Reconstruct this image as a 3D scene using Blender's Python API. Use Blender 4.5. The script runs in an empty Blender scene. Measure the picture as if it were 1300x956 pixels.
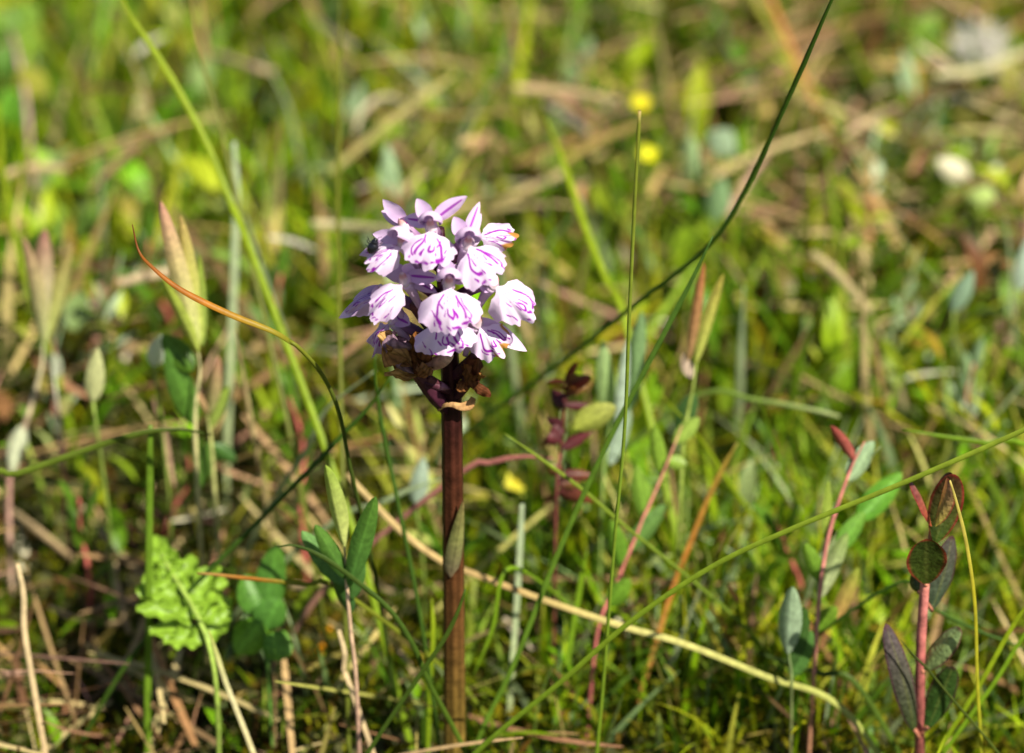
import bpy, math, random
import numpy as np
from mathutils import Vector

# ------------------------------------------------------------------ camera, sky, sun, exposure
scene = bpy.context.scene
S = 0.001                                    # geometry below is written in millimetres
PITCH = math.radians(28.0)
DIST = 550.0                                 # camera to orchid, mm
LENS = 104.2
TARGET = np.array([11.0, 0.0, 95.0])         # point on the optical axis, mm (orchid stem base = origin)
FWD = np.array([0.0, math.cos(PITCH), -math.sin(PITCH)])
UPV = np.array([0.0, math.sin(PITCH), math.cos(PITCH)])
CAM = TARGET - FWD * DIST
FPX = 1300.0 * LENS / 36.0

cam_data = bpy.data.cameras.new("camera")
cam = bpy.data.objects.new("camera", cam_data)
scene.collection.objects.link(cam)
scene.camera = cam
cam.location = Vector(CAM * S)
cam.rotation_euler = (math.pi / 2 - PITCH, 0, 0)
cam_data.lens = LENS
cam_data.sensor_width = 36
cam_data.sensor_fit = 'HORIZONTAL'
cam_data.clip_start = 0.01
cam_data.clip_end = 500
cam_data.dof.use_dof = True
cam_data.dof.focus_distance = 0.541
cam_data.dof.aperture_fstop = 9.2
cam_data.dof.aperture_blades = 7

SUN_DIR = np.array([0.46, -0.46, 0.76]); SUN_DIR = SUN_DIR / np.linalg.norm(SUN_DIR)
sun_el = math.asin(SUN_DIR[2])
sun_az = math.atan2(SUN_DIR[0], SUN_DIR[1])
world = bpy.data.worlds.new("World")
scene.world = world
world.use_nodes = True
wn = world.node_tree
sky = wn.nodes.new('ShaderNodeTexSky')
sky.sky_type = 'NISHITA'
sky.sun_disc = False
sky.sun_elevation = sun_el
sky.sun_rotation = sun_az
bg = wn.nodes['Background']
bg.inputs['Strength'].default_value = 0.05
wn.links.new(sky.outputs['Color'], bg.inputs['Color'])
sun_data = bpy.data.lights.new("sun", 'SUN')
sun_data.energy = 5.0
sun_data.angle = math.radians(0.53)
sun_data.color = (1.0, 0.93, 0.78)
sun = bpy.data.objects.new("sun", sun_data)
scene.collection.objects.link(sun)
sun.rotation_euler = Vector(SUN_DIR).to_track_quat('Z', 'Y').to_euler()
sun.location = Vector(SUN_DIR * 3)
scene.view_settings.view_transform = 'Standard'
scene.view_settings.look = 'None'
scene.view_settings.exposure = 0.95
scene.view_settings.gamma = 1.0
scene.view_settings.use_curve_mapping = False
scene.render.engine = 'CYCLES'
scene.cycles.max_bounces = 5
scene.cycles.diffuse_bounces = 2
scene.cycles.transmission_bounces = 6
scene.cycles.use_denoising = True

rng = np.random.RandomState(11)
random.seed(5)
COL = scene.collection


# ------------------------------------------------------------------ helpers
def ray(u, v):
    return FWD + (u - 650.0) / FPX * np.array([1.0, 0, 0]) + (478.0 - v) / FPX * UPV


def P(u, v, y=0.0):
    """photo pixel on the upright plane y (mm behind the orchid's stem)"""
    d = ray(u, v)
    return CAM + d * ((y - CAM[1]) / d[1])


def gz(x, y):
    x = np.asarray(x, float); y = np.asarray(y, float)
    return (4.0 * np.sin(x * .031 + .7) * np.sin(y * .027 + 1.1) + 3.0 * np.sin(x * .067 + y * .043 + 2.0)
            + 1.6 * np.sin(x * .13 - y * .11) + 1.0 * np.sin(x * .21 + y * .23 + .5)) - 4.0 + 14.0 * np.clip((y - 45) / 90, 0, 1) ** 1.3


def G(u, v):
    """photo pixel on the ground"""
    d = ray(u, v)
    z = 0.0
    for _ in range(5):
        p = CAM + d * ((z - CAM[2]) / d[2])
        z = float(gz(p[0], p[1]))
    return p


def PG(u, v, h=6.0):
    """photo pixel at height h (mm) over the ground"""
    d = ray(u, v)
    z = 0.0
    for _ in range(8):
        p = CAM + d * ((z - CAM[2]) / d[2])
        z = float(gz(p[0], p[1])) + h
    return p


def nrm(v):
    v = np.asarray(v, float)
    n = np.linalg.norm(v, axis=-1, keepdims=True)
    return v / np.maximum(n, 1e-9)


def vnoise(x, y, s, seed=0):
    r = np.random.RandomState(seed)
    o = np.zeros_like(np.asarray(x, float))
    for k in range(5):
        a = r.rand() * 6.28
        f = s * (0.6 + 1.1 * r.rand())
        o = o + np.sin((np.cos(a) * x + np.sin(a) * y) * f + r.rand() * 6.28)
    return o / 3.0


def link_mesh(name, verts, faces, cols=None, mat=None, parent=None, base=(0, 0, 0), smooth=True):
    base = np.asarray(base, float)
    verts = (np.asarray(verts, float) - base) * S
    me = bpy.data.meshes.new(name)
    faces = np.asarray(faces, np.int32)
    nv, nf, k = len(verts), len(faces), faces.shape[1]
    me.vertices.add(nv)
    me.vertices.foreach_set('co', verts.astype(np.float32).ravel())
    me.loops.add(nf * k)
    me.polygons.add(nf)
    me.polygons.foreach_set('loop_start', np.arange(0, nf * k, k, dtype=np.int32))
    me.loops.foreach_set('vertex_index', faces.ravel())
    me.polygons.foreach_set('use_smooth', np.full(nf, smooth))
    me.update(calc_edges=True)
    if cols is not None:
        cols = np.asarray(cols, np.float32)
        if cols.ndim == 1:
            cols = np.tile(cols, (nv, 1))
        c4 = np.ones((nv, 4), np.float32)
        c4[:, :3] = cols
        a = me.color_attributes.new('Col', 'FLOAT_COLOR', 'POINT')
        a.data.foreach_set('color', c4.ravel())
    if mat is not None:
        me.materials.append(mat)
    o = bpy.data.objects.new(name, me)
    COL.objects.link(o)
    if parent is not None:
        o.parent = parent
    else:
        o.location = Vector(base * S)
    return o


def tag(o, label=None, cat=None, group=None, kind=None):
    if label: o['label'] = label
    if cat: o['category'] = cat
    if group: o['group'] = group
    if kind: o['kind'] = kind
    return o


def empty(name, base, label, cat, group=None):
    o = bpy.data.objects.new(name, None)
    o.empty_display_size = .01
    COL.objects.link(o)
    o.location = Vector(np.asarray(base, float) * S)
    return tag(o, label, cat, group)


def spline(pts, n):
    """Catmull-Rom through the points, n samples"""
    p = np.asarray(pts, float)
    if len(p) == 2:
        t = np.linspace(0, 1, n)[:, None]
        return p[0] * (1 - t) + p[1] * t
    q = np.vstack([2 * p[0] - p[1], p, 2 * p[-1] - p[-2]])
    d = np.r_[0, np.cumsum(np.linalg.norm(np.diff(p, axis=0), axis=1))]
    tt = np.linspace(0, d[-1], n)
    out = []
    for t in tt:
        i = min(max(int(np.searchsorted(d, t, 'right')) - 1, 0), len(p) - 2)
        f = (t - d[i]) / max(d[i + 1] - d[i], 1e-9)
        a, b, c, e = q[i], q[i + 1], q[i + 2], q[i + 3]
        out.append(.5 * (2 * b + (c - a) * f + (2 * a - 5 * b + 4 * c - e) * f * f + (3 * b - a - 3 * c + e) * f ** 3))
    return np.array(out)


def lerpcols(stops, t):
    """stops: list of (pos, rgb)"""
    xs = [s[0] for s in stops]
    return np.stack([np.interp(t, xs, [s[1][k] for s in stops]) for k in range(3)], -1)


def frames(path, side_hint=None):
    T = nrm(np.gradient(path, axis=0))
    n = len(path)
    side = np.zeros_like(path)
    s = np.array(side_hint if side_hint is not None else nrm(np.cross(T[0], [0.3, -1, .2])), float)
    for i in range(n):
        s = s - np.dot(s, T[i]) * T[i]
        l = np.linalg.norm(s)
        if l < 1e-5:
            s = np.cross(T[i], [0, 0, 1.0]); l = np.linalg.norm(s)
        s = s / l
        side[i] = s
    return T, side, np.cross(side, T)


def tube(path, ra, rb=None, nseg=10, cols=None, side=None, rib=0.0, nrib=7, fold=0.0):
    """closed tube, elliptical section with half axes ra (side) and rb; returns verts, quads, cols"""
    path = np.asarray(path, float)
    n = len(path)
    ra = np.broadcast_to(np.asarray(ra, float), (n,))
    rb = ra if rb is None else np.broadcast_to(np.asarray(rb, float), (n,))
    T, sd, nn = frames(path, side)
    ang = np.linspace(0, 2 * math.pi, nseg, endpoint=False)
    mod = 1 + rib * np.cos(nrib * ang)
    V = (path[:, None] + (ra[:, None] * np.cos(ang) * mod)[..., None] * sd[:, None]
         + (rb[:, None] * np.sin(ang) * mod - fold * ra[:, None] * np.abs(np.cos(ang)))[..., None] * nn[:, None])
    V = V.reshape(-1, 3)
    i = np.arange(n - 1)[:, None] * nseg
    j = np.arange(nseg)[None]
    j2 = (j + 1) % nseg
    F = np.stack([i + j, i + j2, i + nseg + j2, i + nseg + j], -1).reshape(-1, 4)
    # end caps as degenerate-free fans around an added centre vertex, stored as quads
    c0, c1 = len(V), len(V) + 1
    V = np.vstack([V, path[0], path[-1]])
    cap = []
    for a in range(0, nseg - 1, 2):
        b, c = a + 1, (a + 2) % nseg
        cap.append([c0, c, b, a])
        o = (n - 1) * nseg
        cap.append([c1, o + a, o + b, o + c])
    F = np.vstack([F, np.array(cap)])
    C = None
    if cols is not None:
        cols = np.asarray(cols, float)
        if cols.ndim == 1:
            cols = np.tile(cols, (n, 1))
        C = np.vstack([np.repeat(cols, nseg, 0), cols[0], cols[-1]])
    return V, F, C


def leaf(base, tip, width, nh, cup=0.25, bend=0.0, prof=1.0, shoulder=0.7, nu=9, nt=15, colf=None, wave=0.0,
         crumple=0.0, seed=0, twist=0.0, tipw=0.0):
    """one leaf or petal; colf(s, t) -> rgb with s in -1..1 across and t in 0..1 along"""
    base = np.asarray(base, float); tip = np.asarray(tip, float)
    a = tip - base
    L = np.linalg.norm(a); a = a / L
    nh = np.asarray(nh, float)
    n = nrm(nh - np.dot(nh, a) * a)
    b = np.cross(a, n)
    t = np.linspace(0, 1, nt)
    s = np.linspace(-1, 1, nu)
    w = .5 * width * np.maximum(np.sin(math.pi * np.clip(t, 0, 1) ** prof), 0) ** shoulder
    w = np.maximum(w, .5 * width * (0.10 * (1 - t) + tipw * t + .012))
    Sg, Tg = np.meshgrid(s, t)
    W = w[:, None]
    th = twist * Tg
    lat = Sg * W
    up = -cup * W * Sg ** 2 * 1.0 + bend * L * np.sin(math.pi * Tg) * .5
    r = np.random.RandomState(seed)
    up = up + wave * W * np.sin(Tg * 17 + r.rand() * 6) * np.abs(Sg) ** 2 * np.sign(Sg + .01)
    if crumple:
        for k in range(4):
            up = up + crumple * L * .12 * np.sin(Sg * r.uniform(1, 4) + Tg * r.uniform(4, 14) + r.rand() * 6)
            lat = lat + crumple * L * .06 * np.sin(Tg * r.uniform(4, 14) + r.rand() * 6)
    bb = b * np.cos(th)[..., None] + n * np.sin(th)[..., None]
    nn_ = -b * np.sin(th)[..., None] + n * np.cos(th)[..., None]
    V = base + a * (Tg * L)[..., None] + bb * lat[..., None] + nn_ * up[..., None]
    C = None
    if colf is not None:
        C = np.zeros(V.shape)
        C[...] = colf(Sg, Tg)
        C = C.reshape(-1, 3)
    i = np.arange(nt - 1)[:, None] * nu
    j = np.arange(nu - 1)[None]
    F = np.stack([i + j, i + j + 1, i + nu + j + 1, i + nu + j], -1).reshape(-1, 4)
    return V.reshape(-1, 3), F, C


def merge(parts):
    V, F, C, o = [], [], [], 0
    for v, f, c in parts:
        V.append(v); F.append(np.asarray(f) + o); C.append(c); o += len(v)
    return np.vstack(V), np.vstack(F), np.vstack(C)


# ------------------------------------------------------------------ materials
def mat_plant(name, rough=.45, spec=.4, transl=.35, tint=(1, 1, 1), nscale=900, nvar=.18, bump=.15, bscale=1500, stretch=None):
    m = bpy.data.materials.new(name)
    m.use_nodes = True
    nt = m.node_tree
    nt.nodes.clear()
    L = nt.links.new
    out = nt.nodes.new('ShaderNodeOutputMaterial')
    at = nt.nodes.new('ShaderNodeAttribute'); at.attribute_name = 'Col'
    tc = nt.nodes.new('ShaderNodeTexCoord')
    no = nt.nodes.new('ShaderNodeTexNoise'); no.inputs['Scale'].default_value = nscale; no.inputs['Detail'].default_value = 3
    if stretch:
        mp = nt.nodes.new('ShaderNodeMapping'); mp.inputs['Scale'].default_value = stretch
        L(tc.outputs['Object'], mp.inputs['Vector']); L(mp.outputs['Vector'], no.inputs['Vector'])
    else:
        L(tc.outputs['Object'], no.inputs['Vector'])
    mr = nt.nodes.new('ShaderNodeMapRange')
    mr.inputs['From Min'].default_value = .3; mr.inputs['From Max'].default_value = .7
    mr.inputs['To Min'].default_value = 1 - nvar; mr.inputs['To Max'].default_value = 1 + nvar
    L(no.outputs['Fac'], mr.inputs['Value'])
    mul = nt.nodes.new('ShaderNodeVectorMath'); mul.operation = 'SCALE'
    L(at.outputs['Color'], mul.inputs[0]); L(mr.outputs['Result'], mul.inputs['Scale'])
    pb = nt.nodes.new('ShaderNodeBsdfPrincipled')
    pb.inputs['Roughness'].default_value = rough
    pb.inputs['Specular IOR Level'].default_value = spec
    L(mul.outputs[0], pb.inputs['Base Color'])
    if bump:
        nb = nt.nodes.new('ShaderNodeTexNoise'); nb.inputs['Scale'].default_value = bscale
        L(tc.outputs['Object'], nb.inputs['Vector'])
        bp = nt.nodes.new('ShaderNodeBump'); bp.inputs['Strength'].default_value = bump; bp.inputs['Distance'].default_value = .0004
        L(nb.outputs['Fac'], bp.inputs['Height']); L(bp.outputs['Normal'], pb.inputs['Normal'])
    if transl > 0:
        tr = nt.nodes.new('ShaderNodeBsdfTranslucent')
        tm = nt.nodes.new('ShaderNodeVectorMath'); tm.operation = 'MULTIPLY'
        L(mul.outputs[0], tm.inputs[0]); tm.inputs[1].default_value = tint
        L(tm.outputs[0], tr.inputs['Color'])
        mx = nt.nodes.new('ShaderNodeMixShader'); mx.inputs['Fac'].default_value = transl
        L(pb.outputs[0], mx.inputs[1]); L(tr.outputs[0], mx.inputs[2])
        L(mx.outputs[0], out.inputs['Surface'])
    else:
        L(pb.outputs[0], out.inputs['Surface'])
    return m


M_PETAL = mat_plant('petal', .55, .10, .26, (1, .95, 1), 700, .03, .10, 1800)
M_GRASS = mat_plant('grass', .42, .18, .44, (1.3, 1.3, .45), 500, .15, .10, 1500)
M_LEAF = mat_plant('leaf', .38, .22, .32, (1.25, 1.15, .5), 900, .22, .25, 1600)
M_DARKLEAF = mat_plant('glossy_dark_leaf', .30, .32, .22, (1.6, 1.0, .5), 1100, .35, .6, 1300)
M_STRAW = mat_plant('dry_straw', .65, .12, .20, (1, .95, .8), 600, .22, .2, 1200)
M_MOSS = mat_plant('moss', .7, .10, .40, (1.2, 1.1, .6), 60, .25, 0, 1)
M_STEM = mat_plant('fleshy_stem', .5, .12, .0, (1, 1, 1), 420, .38, .3, 1400)
M_WITHER = mat_plant('withered', .7, .10, .25, (1.3, 1.0, .7), 900, .35, .5, 1500)
M_CHITIN = mat_plant('chitin', .25, .5, .0, (1, 1, 1), 2000, .2, .1, 3000)


def mat_ground():
    m = bpy.data.materials.new('peat')
    m.use_nodes = True
    nt = m.node_tree; L = nt.links.new
    pb = nt.nodes['Principled BSDF']
    pb.inputs['Roughness'].default_value = .9
    tc = nt.nodes.new('ShaderNodeTexCoord')
    n1 = nt.nodes.new('ShaderNodeTexNoise'); n1.inputs['Scale'].default_value = 90; n1.inputs['Detail'].default_value = 8
    n2 = nt.nodes.new('ShaderNodeTexNoise'); n2.inputs['Scale'].default_value = 9; n2.inputs['Detail'].default_value = 4
    r1 = nt.nodes.new('ShaderNodeValToRGB'); r2 = nt.nodes.new('ShaderNodeValToRGB')
    e = r1.color_ramp.elements
    e[0].position = .35; e[0].color = (.020, .013, .006, 1); e[1].position = .7; e[1].color = (.075, .055, .02, 1)
    e = r2.color_ramp.elements
    e[0].position = .3; e[0].color = (.035, .05, .008, 1); e[1].position = .7; e[1].color = (.10, .12, .02, 1)
    mx = nt.nodes.new('ShaderNodeMix'); mx.data_type = 'RGBA'; mx.inputs['Factor'].default_value = .5
    for n in (n1, n2): L(tc.outputs['Object'], n.inputs['Vector'])
    L(n1.outputs['Fac'], r1.inputs['Fac']); L(n2.outputs['Fac'], r2.inputs['Fac'])
    L(r1.outputs['Color'], mx.inputs['A']); L(r2.outputs['Color'], mx.inputs['B'])
    L(mx.outputs['Result'], pb.inputs['Base Color'])
    bp = nt.nodes.new('ShaderNodeBump'); bp.inputs['Strength'].default_value = .8; bp.inputs['Distance'].default_value = .003
    L(n1.outputs['Fac'], bp.inputs['Height']); L(bp.outputs['Normal'], pb.inputs['Normal'])
    return m


# ------------------------------------------------------------------ ground: one sheet to the horizon
def build_ground():
    k = np.linspace(-1, 1, 241)
    c = np.sign(k) * (np.abs(k) * 900 + np.abs(k) ** 12 * 99100)
    X, Y = np.meshgrid(c, c + 200)
    fade = np.clip(1.6 - np.hypot(X, Y - 200) / 1500, 0, 1)
    Z = gz(X, Y) * fade + (1 - fade) * (-4)
    V = np.stack([X, Y, Z], -1).reshape(-1, 3)
    n = len(c)
    i = np.arange(n - 1)[:, None] * n; j = np.arange(n - 1)[None]
    F = np.stack([i + j, i + j + 1, i + n + j + 1, i + n + j], -1).reshape(-1, 4)
    o = link_mesh('ground', V, F, None, mat_ground())
    tag(o, 'dark peaty ground under the moss and grass', kind='structure')


build_ground()


# ------------------------------------------------------------------ ground cover nobody could count
def scatter(n, y0=-110, y1=640, spread=1.0):
    y = rng.uniform(y0, y1, n * 2)
    hw = (215 + .26 * (y + 60)) * spread
    x = 11 + rng.uniform(-1, 1, n * 2) * hw
    keep = rng.rand(n * 2) < hw / hw.max()
    return x[keep][:n], y[keep][:n]


def outer(n, r1=2600):
    a = rng.uniform(0, 6.283, n)
    r = 190 + (r1 - 190) * rng.rand(n) ** 1.7
    x = r * np.cos(a); y = 230 + r * np.sin(a) * 1.15
    # leave the space between lens and orchid clear
    keep = ~((np.abs(x - 11) < 210 + .27 * (y + 60)) & (y > -110) & (y < 640)) & ~((np.abs(x) < 170) & (y < -60) & (y > -650))
    return x[keep], y[keep]


def strips(x, y, length, width, az, lean, curl, c0, c1, seg=5, z0=None, twist=None, flat=None):
    """many ribbon blades at once: lean = angle from upright at the root, curl = added by the tip"""
    n = len(x)
    z = gz(x, y) - 1.0 if z0 is None else z0
    p = np.stack([x, y, z], -1)
    h = np.stack([np.cos(az), np.sin(az), np.zeros(n)], -1)
    ta = az + math.pi / 2 + (rng.uniform(-1.2, 1.2, n) if twist is None else twist)
    sd = np.stack([np.cos(ta), np.sin(ta), np.zeros(n)], -1)
    V = np.zeros((n, seg + 1, 2, 3)); C = np.zeros((n, seg + 1, 2, 3))
    for k in range(seg + 1):
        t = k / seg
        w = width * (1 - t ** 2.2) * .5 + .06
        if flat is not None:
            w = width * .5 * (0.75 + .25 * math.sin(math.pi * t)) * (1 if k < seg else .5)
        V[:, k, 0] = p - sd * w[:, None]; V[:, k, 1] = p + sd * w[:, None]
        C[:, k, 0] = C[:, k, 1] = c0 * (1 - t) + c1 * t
        a = lean + curl * t
        p = p + (h * np.sin(a)[:, None] + np.array([0, 0, 1.]) * np.cos(a)[:, None]) * (length / seg)[:, None]
        if k == 0 and flat is None:
            pass
        low = gz(p[:, 0], p[:, 1]) + .8
        p[:, 2] = np.maximum(p[:, 2], low)
    b = (np.arange(n) * (seg + 1) * 2)[:, None]
    kk = (np.arange(seg) * 2)[None]
    F = np.stack([b + kk, b + kk + 1, b + kk + 3, b + kk + 2], -1).reshape(-1, 4)
    return V.reshape(-1, 3), F, C.reshape(-1, 3)


def pick(pal, n, jitter=.2):
    pal = np.array(pal)
    c = pal[rng.randint(0, len(pal), n)] * np.exp(rng.normal(-.05, .38, (n, 1)))
    return np.clip(c * (1 + jitter * rng.uniform(-1, 1, (n, 1))) * (1 + .1 * rng.uniform(-1, 1, (n, 3))), .003, np.maximum(pal.max(0) * 1.12, .02))


PAL_GREEN = [(.13, .25, .005), (.19, .32, .006), (.09, .19, .006), (.26, .37, .008), (.05, .11, .008), (.30, .34, .010), (.17, .28, .03), (.40, .42, .05)]
PAL_GLAUC = [(.27, .38, .20), (.22, .34, .14), (.36, .45, .25)]
PAL_STRAW = [(.46, .33, .13), (.36, .23, .11), (.54, .43, .20), (.24, .14, .07), (.40, .23, .15), (.36, .31, .08), (.20, .11, .05)]
PAL_MOSS = [(.12, .18, .005), (.22, .26, .005), (.07, .13, .005), (.30, .26, .006), (.14, .08, .010), (.05, .10, .005), (.19, .30, .006)]
PAL_LEAF = [(.12, .25, .006), (.19, .33, .008), (.08, .18, .006), (.26, .38, .010), (.14, .30, .006), (.28, .38, .13), (.15, .07, .025), (.26, .20, .015), (.17, .26, .012), (.22, .27, .010), (.12, .20, .03), (.17, .27, .01), (.32, .30, .05)]


def build_moss():
    parts = []
    for (x, y), sz in ((scatter(56000), 1.0), (outer(30000, 2200), 2.6)):
        n = len(x)
        tone = vnoise(x, y, .03, 3)
        tone2 = vnoise(x, y, .055, 8)
        base = pick(PAL_MOSS, n, .3) * .55  # darkened overall: deep shade in the gaps between plants put into the moss colour
        yel = np.clip(tone * .9 - .1, 0, 1)[:, None]
        base = base * (1 - .6 * yel) + np.array([.30, .25, .012]) * .6 * yel
        dk = np.clip(tone2 * .9 - .15, 0, 1)[:, None]
        base = base * (1 - .8 * dk)
        hgt = rng.uniform(3, 11, n) * (1 + .5 * tone2) * sz
        for k in range(6):
            m = rng.rand(n) < .85
            xm, ym = x[m], y[m]; q = m.sum()
            az = rng.uniform(0, 6.283, q)
            f = rng.uniform(.25, 1, q)
            z0 = gz(xm, ym) - 1 + hgt[m] * f
            L = rng.uniform(2.2, 5.0, q) * sz
            W = rng.uniform(.7, 1.7, q) * sz
            el = rng.uniform(.1, 1.1, q)
            d = np.stack([np.cos(az) * np.cos(el), np.sin(az) * np.cos(el), np.sin(el)], -1)
            s_ = np.stack([-np.sin(az), np.cos(az), rng.uniform(-.5, .5, q)], -1)
            p0 = np.stack([xm + rng.uniform(-1, 1, q), ym + rng.uniform(-1, 1, q), z0], -1)
            V = np.stack([p0, p0 + d * (L * .5)[:, None] + s_ * (W * .5)[:, None], p0 + d * L[:, None],
                          p0 + d * (L * .5)[:, None] - s_ * (W * .5)[:, None]], 1)
            C = np.repeat(base[m][:, None] * rng.uniform(.75, 1.25, (q, 1, 1)), 4, 1)
            F = np.arange(q * 4).reshape(-1, 4)
            parts.append((V.reshape(-1, 3), F, C.reshape(-1, 3)))
    o = link_mesh('moss_carpet', *merge(parts), M_MOSS, smooth=False)
    tag(o, 'yellow green and olive moss carpet covering the ground', 'moss', kind='stuff')


def build_litter():
    x, y = scatter(7200)
    gx = rng.normal(-75, 60, 1900); gy = rng.uniform(5, 170, 1900)
    x = np.r_[x, gx]; y = np.r_[y, gy]
    n = len(x)
    dens = vnoise(x, y, .022, 21)
    keep = rng.rand(n) < np.clip(.45 + .5 * dens, .1, 1) * np.where((x > 25) & (y < 150), .35, 1)
    x, y = x[keep], y[keep]; n = len(x)
    c = pick(PAL_STRAW, n, .3)
    bl = (rng.rand(n) < .09) & (y > 40)
    c[bl] = pick([(.68, .62, .45), (.62, .50, .36), (.60, .64, .42)], bl.sum(), .15)  # pale straw bits painted bright to act as glints in the blurred turf
    V1 = strips(x, y, np.where(bl, rng.uniform(8, 22, n), rng.uniform(12, 50, n)), rng.uniform(.6, 2.2, n) * np.clip(.8 + y / 250, .8, 2), rng.uniform(0, 6.283, n), rng.uniform(1.0, 1.55, n),
                rng.uniform(-.3, .5, n), c * .8, c, 5, gz(x, y) + rng.uniform(0, 13, n) * np.clip(.8 + y / 90, .8, 3.2), flat=True)
    xo, yo = outer(9000); m = len(xo)
    c = pick(PAL_STRAW, m, .3)
    V2 = strips(xo, yo, rng.uniform(30, 110, m), rng.uniform(1.5, 4, m), rng.uniform(0, 6.283, m), rng.uniform(.9, 1.5, m),
                rng.uniform(-.3, .5, m), c * .8, c, 4, gz(xo, yo) + rng.uniform(0, 20, m), flat=True)
    o = link_mesh('dead_grass_litter', *merge([V1, V2]), M_STRAW)
    tag(o, 'tan and straw coloured dead grass lying between the moss', 'dead grass', kind='stuff')


def build_grass():
    x, y = scatter(23000)
    n = len(x)
    tone = vnoise(x, y, .03, 31)
    keep = rng.rand(n) < np.clip(.6 + .5 * tone, .15, 1)
    keep &= ~((np.abs(x + 2) < 55) & (y < 14))
    keep &= ~((x < -15) & (x > -130) & (y < 120) & (rng.rand(n) < .55))
    x, y = x[keep], y[keep]; n = len(x)
    ex = rng.uniform(15, 170, 1500); ey = rng.uniform(14, 95, 1500)
    x = np.r_[x, ex]; y = np.r_[y, ey]; n = len(x)
    c = pick(PAL_GREEN, n, .3)
    gl = rng.rand(n) < .10
    c[gl] = pick(PAL_GLAUC, gl.sum(), .2)
    st = rng.rand(n) < .10
    c[st] = pick(PAL_STRAW, st.sum(), .2)
    L = rng.uniform(14, 44, n)
    L *= np.clip(.62 + y / 170, .65, 1.35)
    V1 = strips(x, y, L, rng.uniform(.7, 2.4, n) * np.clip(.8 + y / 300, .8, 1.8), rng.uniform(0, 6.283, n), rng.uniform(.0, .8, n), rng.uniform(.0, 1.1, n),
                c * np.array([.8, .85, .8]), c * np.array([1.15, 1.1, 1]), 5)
    xo, yo = outer(34000); m = len(xo)
    c = pick(PAL_GREEN, m, .3)
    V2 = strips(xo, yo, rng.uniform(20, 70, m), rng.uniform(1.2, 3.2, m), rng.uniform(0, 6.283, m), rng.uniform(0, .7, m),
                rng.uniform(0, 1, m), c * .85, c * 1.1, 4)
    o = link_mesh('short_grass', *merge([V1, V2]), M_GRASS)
    tag(o, 'short mixed green grass growing through the moss', 'grass', kind='stuff')


def build_herbs():
    x, y = scatter(8500)
    n = len(x)
    tone = vnoise(x, y, .035, 41)
    keep = rng.rand(n) < np.clip(.55 + .6 * tone, .08, 1)
    keep &= ~((np.abs(x + 2) < 50) & (y < 14))
    x, y = x[keep], y[keep]; n = len(x)
    c = pick(PAL_LEAF, n, .25)
    parts = []
    az = rng.uniform(0, 6.283, n); el = rng.uniform(.0, 1.2, n)
    L = rng.uniform(4, 12, n) * np.clip(.85 + y / 260, .85, 1.9); W = L * rng.uniform(.16, .46, n)
    z0 = gz(x, y) + rng.uniform(1, 30, n) * np.clip(.3 + y / 120, .3, 1)
    d = np.stack([np.cos(az) * np.cos(el), np.sin(az) * np.cos(el), np.sin(el)], -1)
    s_ = nrm(np.stack([-np.sin(az), np.cos(az), rng.uniform(-.4, .4, n)], -1))
    up = np.cross(d, s_)
    p0 = np.stack([x, y, z0], -1)
    rows = []
    prof = [(0, .08), (.2, .75), (.45, 1.0), (.72, .75), (1.0, .06)]
    for t, w in prof:
        cen = p0 + d * (L * t)[:, None] + up * (L * .12 * math.sin(math.pi * t))[:, None]
        for sgn in (-1, 0, 1):
            rows.append(cen + s_ * (W * .5 * w * sgn)[:, None] + up * ((W * .14 * w) * abs(sgn))[:, None])
    V = np.stack(rows, 1)
    q = []
    for i in range(4):
        for j in range(2):
            q.append([i * 3 + j, i * 3 + j + 1, i * 3 + 4 + j, i * 3 + 3 + j])
    F = (np.arange(n)[:, None, None] * 15 + np.array(q)[None]).reshape(-1, 4)
    C = np.repeat(c[:, None], 15, 1)
    o = link_mesh('small_leaved_herbs', V.reshape(-1, 3), F, C.reshape(-1, 3), M_LEAF)
    tag(o, 'tiny oval herb leaves scattered low through the turf', 'herbs', kind='stuff')


build_moss()
build_litter()
build_grass()
build_herbs()


# ------------------------------------------------------------------ the orchid
def srgb(r, g, b):
    f = lambda c: ((c / 255 + .055) / 1.055) ** 2.4 if c / 255 > .04045 else c / 255 / 12.92
    return np.array([f(r), f(g), f(b)])


WHITE = np.array([.72, .60, .77])
LILAC = np.array([.56, .37, .63])
MAUVE = np.array([.40, .22, .46])
PURPLE = np.array([.27, .012, .36])
DKPUR = np.array([.030, .007, .016])

# marks of a lip, in (across -1..1, along 0..1)
MARKS = [
    ([(-.16, .22), (-.30, .42), (-.36, .58), (-.32, .70), (-.20, .74)], .034),
    ([(.14, .20), (.28, .36), (.38, .52), (.40, .64)], .026),
    ([(.26, .26), (.44, .44), (.52, .60), (.50, .68)], .020),
    ([(-.06, .48), (-.07, .60), (.01, .65), (.07, .60), (.05, .48)], .026),
    ([(.16, .50), (.24, .64)], .022),
    ([(.06, .82), (.18, .80), (.26, .84)], .024),
    ([(.34, .78), (.46, .74)], .022),
    ([(-.10, .84), (-.02, .88)], .018),
    ([(-.55, .50), (-.52, .58)], .016),
    ([(-.24, .30), (-.20, .46)], .018),
    ([(-.50, .66), (-.42, .76)], .020),
    ([(-.30, .84), (-.22, .90)], .018),
    ([(.56, .66), (.60, .74)], .018),
    ([(.20, .30), (.22, .42)], .016),
    ([(-.14, .56), (-.13, .66)], .018),
]
DOTS = [(-.06, .26), (.02, .24), (.06, .33), (-.02, .36), (.10, .26), (-.12, .36), (0, .42)]


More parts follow.
